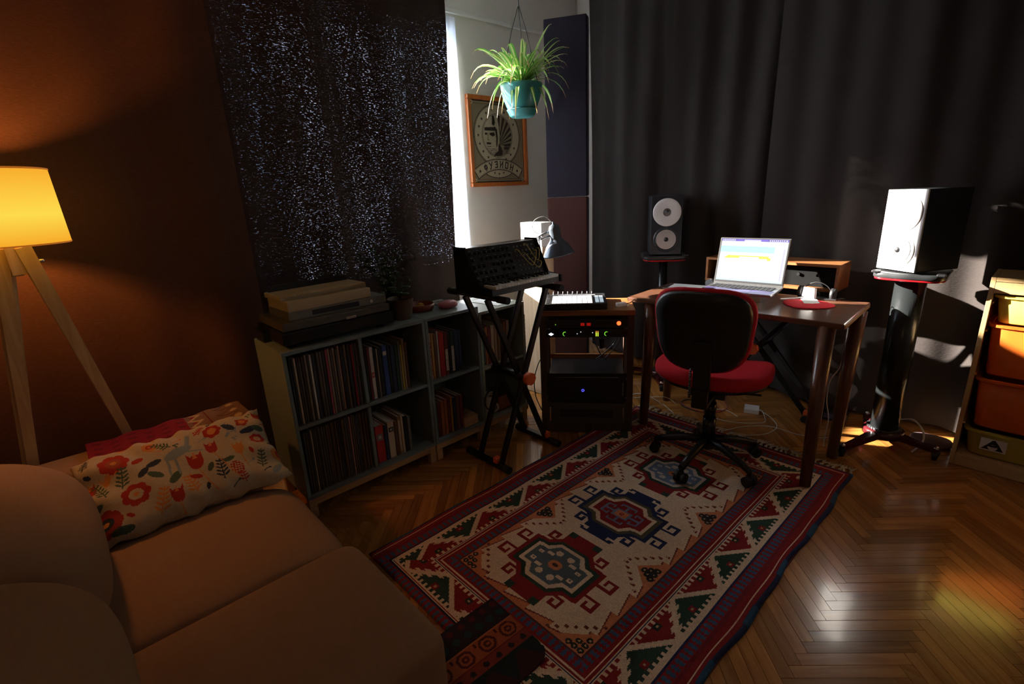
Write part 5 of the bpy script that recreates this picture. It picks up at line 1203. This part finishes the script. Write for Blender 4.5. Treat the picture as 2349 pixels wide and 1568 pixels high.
# field with toothed orange edge
e_ = d - .306; ph = (along / .11) % 1
C.where((e_ >= 0) & (e_ < .010 + .028 * ph), ORA); C.where((e_ >= .0) & (np.abs(e_ - .010 - .028 * ph) < .0025), (.18, .03, .03))
fx0, fx1, fy0, fy1 = .306, RW_ - .306, .306 - DN, RL_ - .306
mcx = -1.090 - RX0
def hook_(cx, cy, sx, sy, c, ax='x', s=1.0, w=.0135):
    # square curl leaving the medallion: stem outward, up, back, down
    A = [(0, 0), (.062, 0), (.062, .044), (.026, .044), (.026, .022)]
    if ax == 'x': pts = [(cx + sx * a * s, cy + sy * b * s) for a, b in A]
    else: pts = [(cx + sx * b * s, cy + sy * a * s) for a, b in A]
    for (x1, y1), (x2, y2) in zip(pts, pts[1:]): C.rect(min(x1, x2) - w / 2, min(y1, y2) - w / 2, max(x1, x2) + w / 2, max(y1, y2) + w / 2, c)
def octo(cx, cy, a, b, nx_, c2, c):
    """medallion outline: corners (a,b), waist notch nx_, bulge to c2 along y"""
    C.poly([(cx - a, cy - b), (cx - a, cy + b), (cx - nx_, cy + b + .004), (cx - nx_ * .62, cy + c2), (cx + nx_ * .62, cy + c2), (cx + nx_, cy + b + .004), (cx + a, cy + b),
            (cx + a, cy - b), (cx + nx_, cy - b - .004), (cx + nx_ * .62, cy - c2), (cx - nx_ * .62, cy - c2), (cx - nx_, cy - b - .004)], c)
def medallion(cy, main, ring, body, inner, motif, ends):
    cx = mcx
    for sy in (-1, 1):
        C.rect(cx - .077, cy - .10 if sy < 0 else cy + .10, cx + .077, cy + sy * .197 if sy > 0 else cy + .10, main) if sy > 0 else C.rect(cx - .077, cy - .197, cx + .077, cy - .10, main)
        if ends == 'block':
            C.rect(cx - .077, cy + sy * .197 - (.0 if sy < 0 else .03), cx - .045, cy + sy * .197 + (.03 if sy < 0 else 0), GRN_); C.rect(cx + .045, cy + sy * .197 - (.0 if sy < 0 else .03), cx + .077, cy + sy * .197 + (.03 if sy < 0 else 0), GRN_)
        else:
            for s2 in (-1, 1): C.rect(cx + s2 * .062 - .016, cy + sy * .176 - .010, cx + s2 * .062 + .016, cy + sy * .176 + .010, CRM); C.rect(cx + s2 * .062 - .004, cy + sy * .180 - .004, cx + s2 * .085, cy + sy * .180 + .004, main); C.rect(cx - .045, cy + sy * .16 - .012, cx + .045, cy + sy * .185 + .0, main)
    octo(cx, cy, .177, .092, .118, .140, main)
    for s in (-1, 1):
        hook_(cx + s * .172, cy + .030, s, 1, main); hook_(cx + s * .172, cy - .036, s, -1, main)
        for s2 in (-1, 1): hook_(cx + s * .083, cy + s2 * .112, s, s2, main, s=.85)
    octo(cx, cy, .158, .077, .104, .124, ring); octo(cx, cy, .140, .062, .092, .108, body); octo(cx, cy, .122, .047, .078, .092, inner)
    if motif == 'A':
        for s in (-1, 1):
            for s2 in (-1, 1):
                C.rect(cx + s * .092 - .012, cy + s2 * .024 - .008, cx + s * .092 + .012, cy + s2 * .024 + .008, body); C.rect(cx + s * .055 - .014, cy + s2 * .038 - .009, cx + s * .055 + .014, cy + s2 * .038 + .009, body)
                C.ell(cx + s * .028, cy + s2 * .060, .016, .014, body); C.rect(cx + s * .092 - .004, cy + s2 * .022 - .003, cx + s * .092 + .004, cy + s2 * .022 + .003, inner)
        C.ell(cx, cy, .030, .024, ORA); C.ell(cx, cy, .012, .009, (.06, .03, .03))
    else:
        lb_ = LTB
        for s in (-1, 1):
            C.line([(cx, cy), (cx + s * .088, cy)], .009, lb_); C.line([(cx + s * .088, cy - .030), (cx + s * .088, cy + .030)], .009, lb_)
            for s2 in (-1, 1): C.line([(cx + s * .088, cy + s2 * .030), (cx + s * .056, cy + s2 * .036), (cx + s * .056, cy + s2 * .022)], .008, lb_)
            C.line([(cx, cy), (cx, cy + s * .062)], .012, lb_); C.line([(cx - .035, cy + s * .064), (cx + .035, cy + s * .064)], .009, lb_); C.line([(cx - .035, cy + s * .064), (cx - .036, cy + s * .05)], .008, lb_); C.line([(cx + .035, cy + s * .064), (cx + .036, cy + s * .05)], .008, lb_)
        C.rect(cx - .040, cy - .030, cx + .040, cy + .030, lb_); C.rect(cx - .030, cy - .022, cx + .030, cy + .022, ORA); C.ell(cx, cy, .010, .010, RED_); C.ell(cx, cy, .004, .004, ORA)
medallion(1.161 - RY0, RED_, GRN_, CRM, (.10, .14, .17), 'A', 'block')
medallion(1.597 - RY0, NAV, (.10, .09, .05), CRM, RED_, 'B', 'hook')
medallion(2.040 - RY0, RED_, GRN_, (.62, .52, .45), LTB, 'A', 'block')
def mini(cy, s):
    bx = fx1 - .012 if s > 0 else fx0 + .012
    C.poly([(bx, cy - .085), (bx, cy + .085), (bx - s * .085, cy)], ORA); C.poly([(bx, cy - .05), (bx, cy + .05), (bx - s * .05, cy)], (.55, .24, .13))
    for k in range(6):
        t_ = k / 5
        for s2 in (-1, 1):
            px, py = bx - s * (.125 - .105 * t_), cy + s2 * (.010 + .105 * t_); C.rect(px - .0055, py - .006, px + .0055, py + .006, (.22, .04, .03)); C.rect(px - s * .010 - .003, py - .004, px - s * .010 + .003, py + .004, (.30, .12, .06))
    for i, n_ in enumerate((3, 2, 1)):
        for k in range(n_): C.ell(bx - s * (.014 + i * .020), cy + (k - (n_ - 1) / 2) * .026, .013, .014, (.03, .03, .035)); C.ell(bx - s * (.014 + i * .020), cy + (k - (n_ - 1) / 2) * .026, .004, .004, TAN)
for cy in (1.378, 1.820): mini(cy - RY0, 1); mini(cy - RY0, -1)
for sx4, bx in ((1, fx0), (-1, fx1)):
    for sy4, by in ((1, fy0), (-1, fy1)):
        C.poly([(bx, by), (bx + sx4 * .13, by), (bx, by + sy4 * .11)], ORA)
        for i in range(3):
            for k in range(3 - i): C.ell(bx + sx4 * (.018 + i * .024), by + sy4 * (.016 + k * .024), .012, .011, (.03, .035, .035)); C.ell(bx + sx4 * (.018 + i * .024), by + sy4 * (.016 + k * .024), .004, .004, TAN)
        for k in range(7): px, py = bx + sx4 * (.155 - k * .024), by + sy4 * (.012 + k * .021); C.rect(px - .007, py - .006, px + .007, py + .006, (.16, .05, .03))
noise = np.random.RandomState(3).uniform(.86, 1.14, C.a.shape[:2])[..., None]; C.a *= noise.astype(np.float32)
def rugfn(X, Y):
    z = .0125 + .0012 * np.sin(X * 9 + Y * 5) + .001 * np.sin(Y * 17)
    edge_ = np.clip((X - (RW_ - .06)) / .06, 0, 1); wob = .006 * np.sin(Y * 9.0 + 1) + .004 * np.sin(Y * 21)
    ex = np.minimum(np.minimum(X, RW_ - X), np.minimum(Y, RL_ - Y)); z = np.where(ex < .0001, .0035, np.where(ex < .006, .010, z))
    return RX0 + X + wob * edge_ + .003 * np.sin(Y * 12) * np.clip(1 - X / .3, 0, 1), RY0 + Y, z
t = thing('patterned_rug', 'large cream wool rug with three hooked medallions and red blue borders', 'rug', (0, 0, 0))
obj('pile', C.mesh('pile', rugfn), attr_mat('wool pile', .95, .22, 420, .7), t)
bm = new(); box(bm, ((RX0 + RX1) / 2, (RY0 + RY1) / 2, .0022), (RW_ - .012, RL_ - .008, .004)); obj('rug_backing', bm, mat('rug backing', (.12, .03, .03), .95), t)
tm = new(); lathe(tm, [(.003, .0), (.0042, .008), (.0062, .014), (.0042, .020), (.003, .024)], 7, M=Matrix.Translation((0, 0, .0045)) @ Matrix.Rotation(-PI / 2, 4, 'X'))
for k in range(9):
    a = (k - 4) * .105; pts = [(0, .022, .0048), (math.sin(a) * .018, .036, .006 + .002 * (k % 2)), (math.sin(a) * .038, .052 + .006 * (k % 3), .002)]; tube(tm, pts, .0012, 4)
tme = bpy.data.meshes.new('tassel'); tm.to_mesh(tme); tm.free(); tme.materials.append(mat('tassel wool', (.50, .40, .27), .95, var=.3, scale=400))
for k in range(46):
    o = bpy.data.objects.new('tassel', tme); COL.objects.link(o); o.parent = t; o.location = (RX0 + .015 + k * (RW_ - .03) / 45, RY1 - .006, 0)
    o.rotation_euler = (0, 0, R.uniform(-.3, .3)); o.scale = (R.uniform(1.2, 1.6), R.uniform(1.1, 1.5), 1.3)

# narrow second carpet lying over the near end of the rug
C = Canvas(.30, .85, .004, (.020, .028, .030))
X, Y = np.meshgrid(C.x, C.y); d2 = X; al = Y
C.where(d2 < .100, (.030, .020, .028)); phx = (al / .045) % 1; C.where((d2 < .100) & (np.hypot((phx - .5) * .045, d2 - .065) < .014), (.02, .055, .06)); C.where((d2 < .100) & (np.hypot((phx - .5) * .045, d2 - .025) < .012), (.10, .016, .02))
m = (d2 >= .100) & (d2 < .168); C.where(m, (.34, .085, .03)); C.where((d2 >= .100) & (d2 < .106), (.45, .14, .05))
phx = (al / .085) % 1; sp = np.hypot((phx - .5) * .085, (d2 - .136)); C.where(m & (sp < .030) & (sp > .022), (.09, .02, .025)); C.where(m & (sp < .013) & (sp > .006), (.09, .02, .025)); C.where(m & (np.abs(phx - .02) < .07) & (np.abs(d2 - .115) < .008), (.09, .02, .025))
C.where((d2 >= .168) & (d2 < .174), (.16, .02, .02)); m = (d2 >= .174) & (d2 < .208); C.where(m, (.22, .04, .028)); phx = (al / .050) % 1; C.where(m & (np.hypot((phx - .5) * .05, d2 - .191) < .010), (.025, .02, .03))
C.where((d2 >= .208), (.018, .026, .026)); phx = (al / .12) % 1; C.where((d2 >= .225) & (np.abs(phx - .5) * 2 < (d2 - .20) / .1), (.05, .016, .02))
def k2(X, Y):
    r = .07; cxx, cyy = C.w - r, C.h - r
    ux, uy = np.clip(X - cxx, 0, r), np.clip(Y - cyy, 0, r); L2 = np.hypot(ux, uy); k = np.where(L2 > r, r / np.maximum(L2, 1e-6), 1)
    X2 = np.where((X > cxx) & (Y > cyy), cxx + ux * k, X); Y2 = np.where((X > cxx) & (Y > cyy), cyy + uy * k, Y)
    return X2 - C.w, Y2 - C.h, .0235 + .002 * np.sin(X * 14 + Y * 9)
t = thing('small_carpet', 'narrow dark carpet with an orange scroll border over the near end of the rug', 'rug', (-.835, .868, 0), math.radians(-2))
bm_ = C.mesh('carpet_pile', k2); o = obj('carpet_pile', bm_, attr_mat('carpet wool', .95, .25, 380, .6), t); s_ = o.modifiers.new('thick', 'SOLIDIFY'); s_.thickness = .006; s_.offset = -1

# ================================================================== CABLES and floor bits
WC_ = mat('white cable', (.70, .70, .68), .4); BCb = mat('black cable', (.012, .012, .013), .5)
def cable(pts, r, m, lab, name='cable', n=8):
    o = obj(name, tube(new(), spline(pts, n), r, 6), m); return tag(o, lab, 'cable')
t = thing('power_adapter', 'white square laptop power adapter on the floor under the desk', 'power adapter', (-1.115, 3.02, 0), .35)
sbox(t, 'body', (0, 0, .0145), (.085, .085, .028), WHITE, .005); bm = new(); cyl(bm, (.042, .0, .014), (.056, 0, .014), .0055, n=10); obj('plug', bm, WHITE, t)
cable([(-1.06, 3.04, .014), (-1.02, 2.98, .004), (-1.0, 2.90, .003), (-1.12, 2.80, .003), (-1.24, 2.78, .003), (-1.32, 2.84, .003), (-1.25, 2.93, .003), (-1.14, 2.88, .006)], .0022, WC_, 'white cable looping on the floor beside the power adapter')
cable([(-1.058, 3.03, .013), (-.99, 3.0, .003), (-.92, 2.90, .003), (-.93, 2.78, .003), (-.99, 2.70, .003), (-1.03, 2.68, .003)], .0022, WC_, 'white cable running from the adapter to the rug fringe')
cable([(-1.12, 2.66, .003), (-1.06, 2.78, .003), (-.95, 2.88, .003), (-.80, 2.88, .003), (-.70, 2.92, .003), (-.66, 2.97, .003)], .0022, WC_, 'white cable curving on the floor past the rear desk leg')
cable([(-.64, 2.86, .745), (-.64, 2.86, .55), (-.645, 2.86, .45), (-.68, 2.86, .36), (-.68, 2.86, .25), (-.66, 2.86, .15), (-.66, 2.84, .02), (-.65, 2.82, .004)], .003, WC_, 'white cable hanging down beside the rear desk leg')
cable([(-.40, 3.17, .12), (-.345, 3.155, .14), (-.295, 3.13, .10), (-.285, 3.09, .05), (-.315, 3.05, .004)], .0045, WC_, 'thick white cable arching beside the right speaker stand')
cable([(-1.78, 2.66, .003), (-1.74, 2.66, .06), (-1.66, 2.67, .075), (-1.58, 2.70, .04), (-1.56, 2.72, .003)], .0025, WC_, 'white cable arching up from the floor behind the front left desk leg')
cable([(-1.80, 2.62, .003), (-1.73, 2.63, .045), (-1.64, 2.68, .06), (-1.56, 2.76, .055), (-1.50, 2.80, .004)], .0025, WC_, 'white cable crossing behind the chair on the left')
cable([(-1.58, 2.76, .003), (-1.52, 2.72, .003), (-1.46, 2.68, .003), (-1.44, 2.64, .004)], .002, WC_, 'thin white cable on the floor near the rug fringe')
cable([(-1.45, 2.90, .004), (-1.36, 2.95, .004), (-1.28, 2.88, .008), (-1.36, 2.80, .004), (-1.48, 2.82, .004), (-1.50, 2.92, .004), (-1.38, 2.98, .006)], .004, BCb, 'black cable coiled on the floor under the desk')
cable([(-1.52, 2.86, .004), (-1.42, 2.80, .010), (-1.30, 2.82, .004), (-1.24, 2.95, .004), (-1.30, 3.05, .004)], .004, mat('red cable', (.25, .03, .02), .5), 'dark red cable tangled with the black one under the desk')
cable([(-2.05, 2.12, .004), (-2.10, 2.10, .12), (-2.09, 2.08, .25), (-2.06, 2.09, .36), (-2.05, 2.14, .42)], .003, BCb, 'black cable hanging at the left of the rack')
t = thing('power_strip', 'small white wall plug lying at the foot of the rack by the desk leg', 'plug', (-1.56, 2.47, .0148), .4)
sbox(t, 'body', (0, 0, .02), (.045, .035, .04), mat('ivory plug', (.45, .38, .26), .5), .004); bm = new(); cyl(bm, (0, 0, .04), (0, 0, .055), .004, n=8); obj('pin', bm, CHROME, t)
t = thing('pedal_box', 'small dark device box on the floor against the far curtain', 'device', (-.72, 3.22, 0), .1)
sbox(t, 'body', (0, 0, .03), (.14, .07, .06), BLACK, .004); sbox(t, 'label_plate', (-.02, -.0355, .03), (.05, .002, .03), mat('bluish plate', (.08, .09, .16), .4), 0)
t = thing('cloth_bundle', 'folded mauve cloth on the floor between speaker stand and storage frame', 'cloth', (-.265, 3.22, 0), .1)
bm = new(); softbox(bm, (0, 0, .02), (.18, .12, .04), 3, 10, .004); obj('cloth', bm, cloth('mauve cloth', (.12, .08, .09)), t)
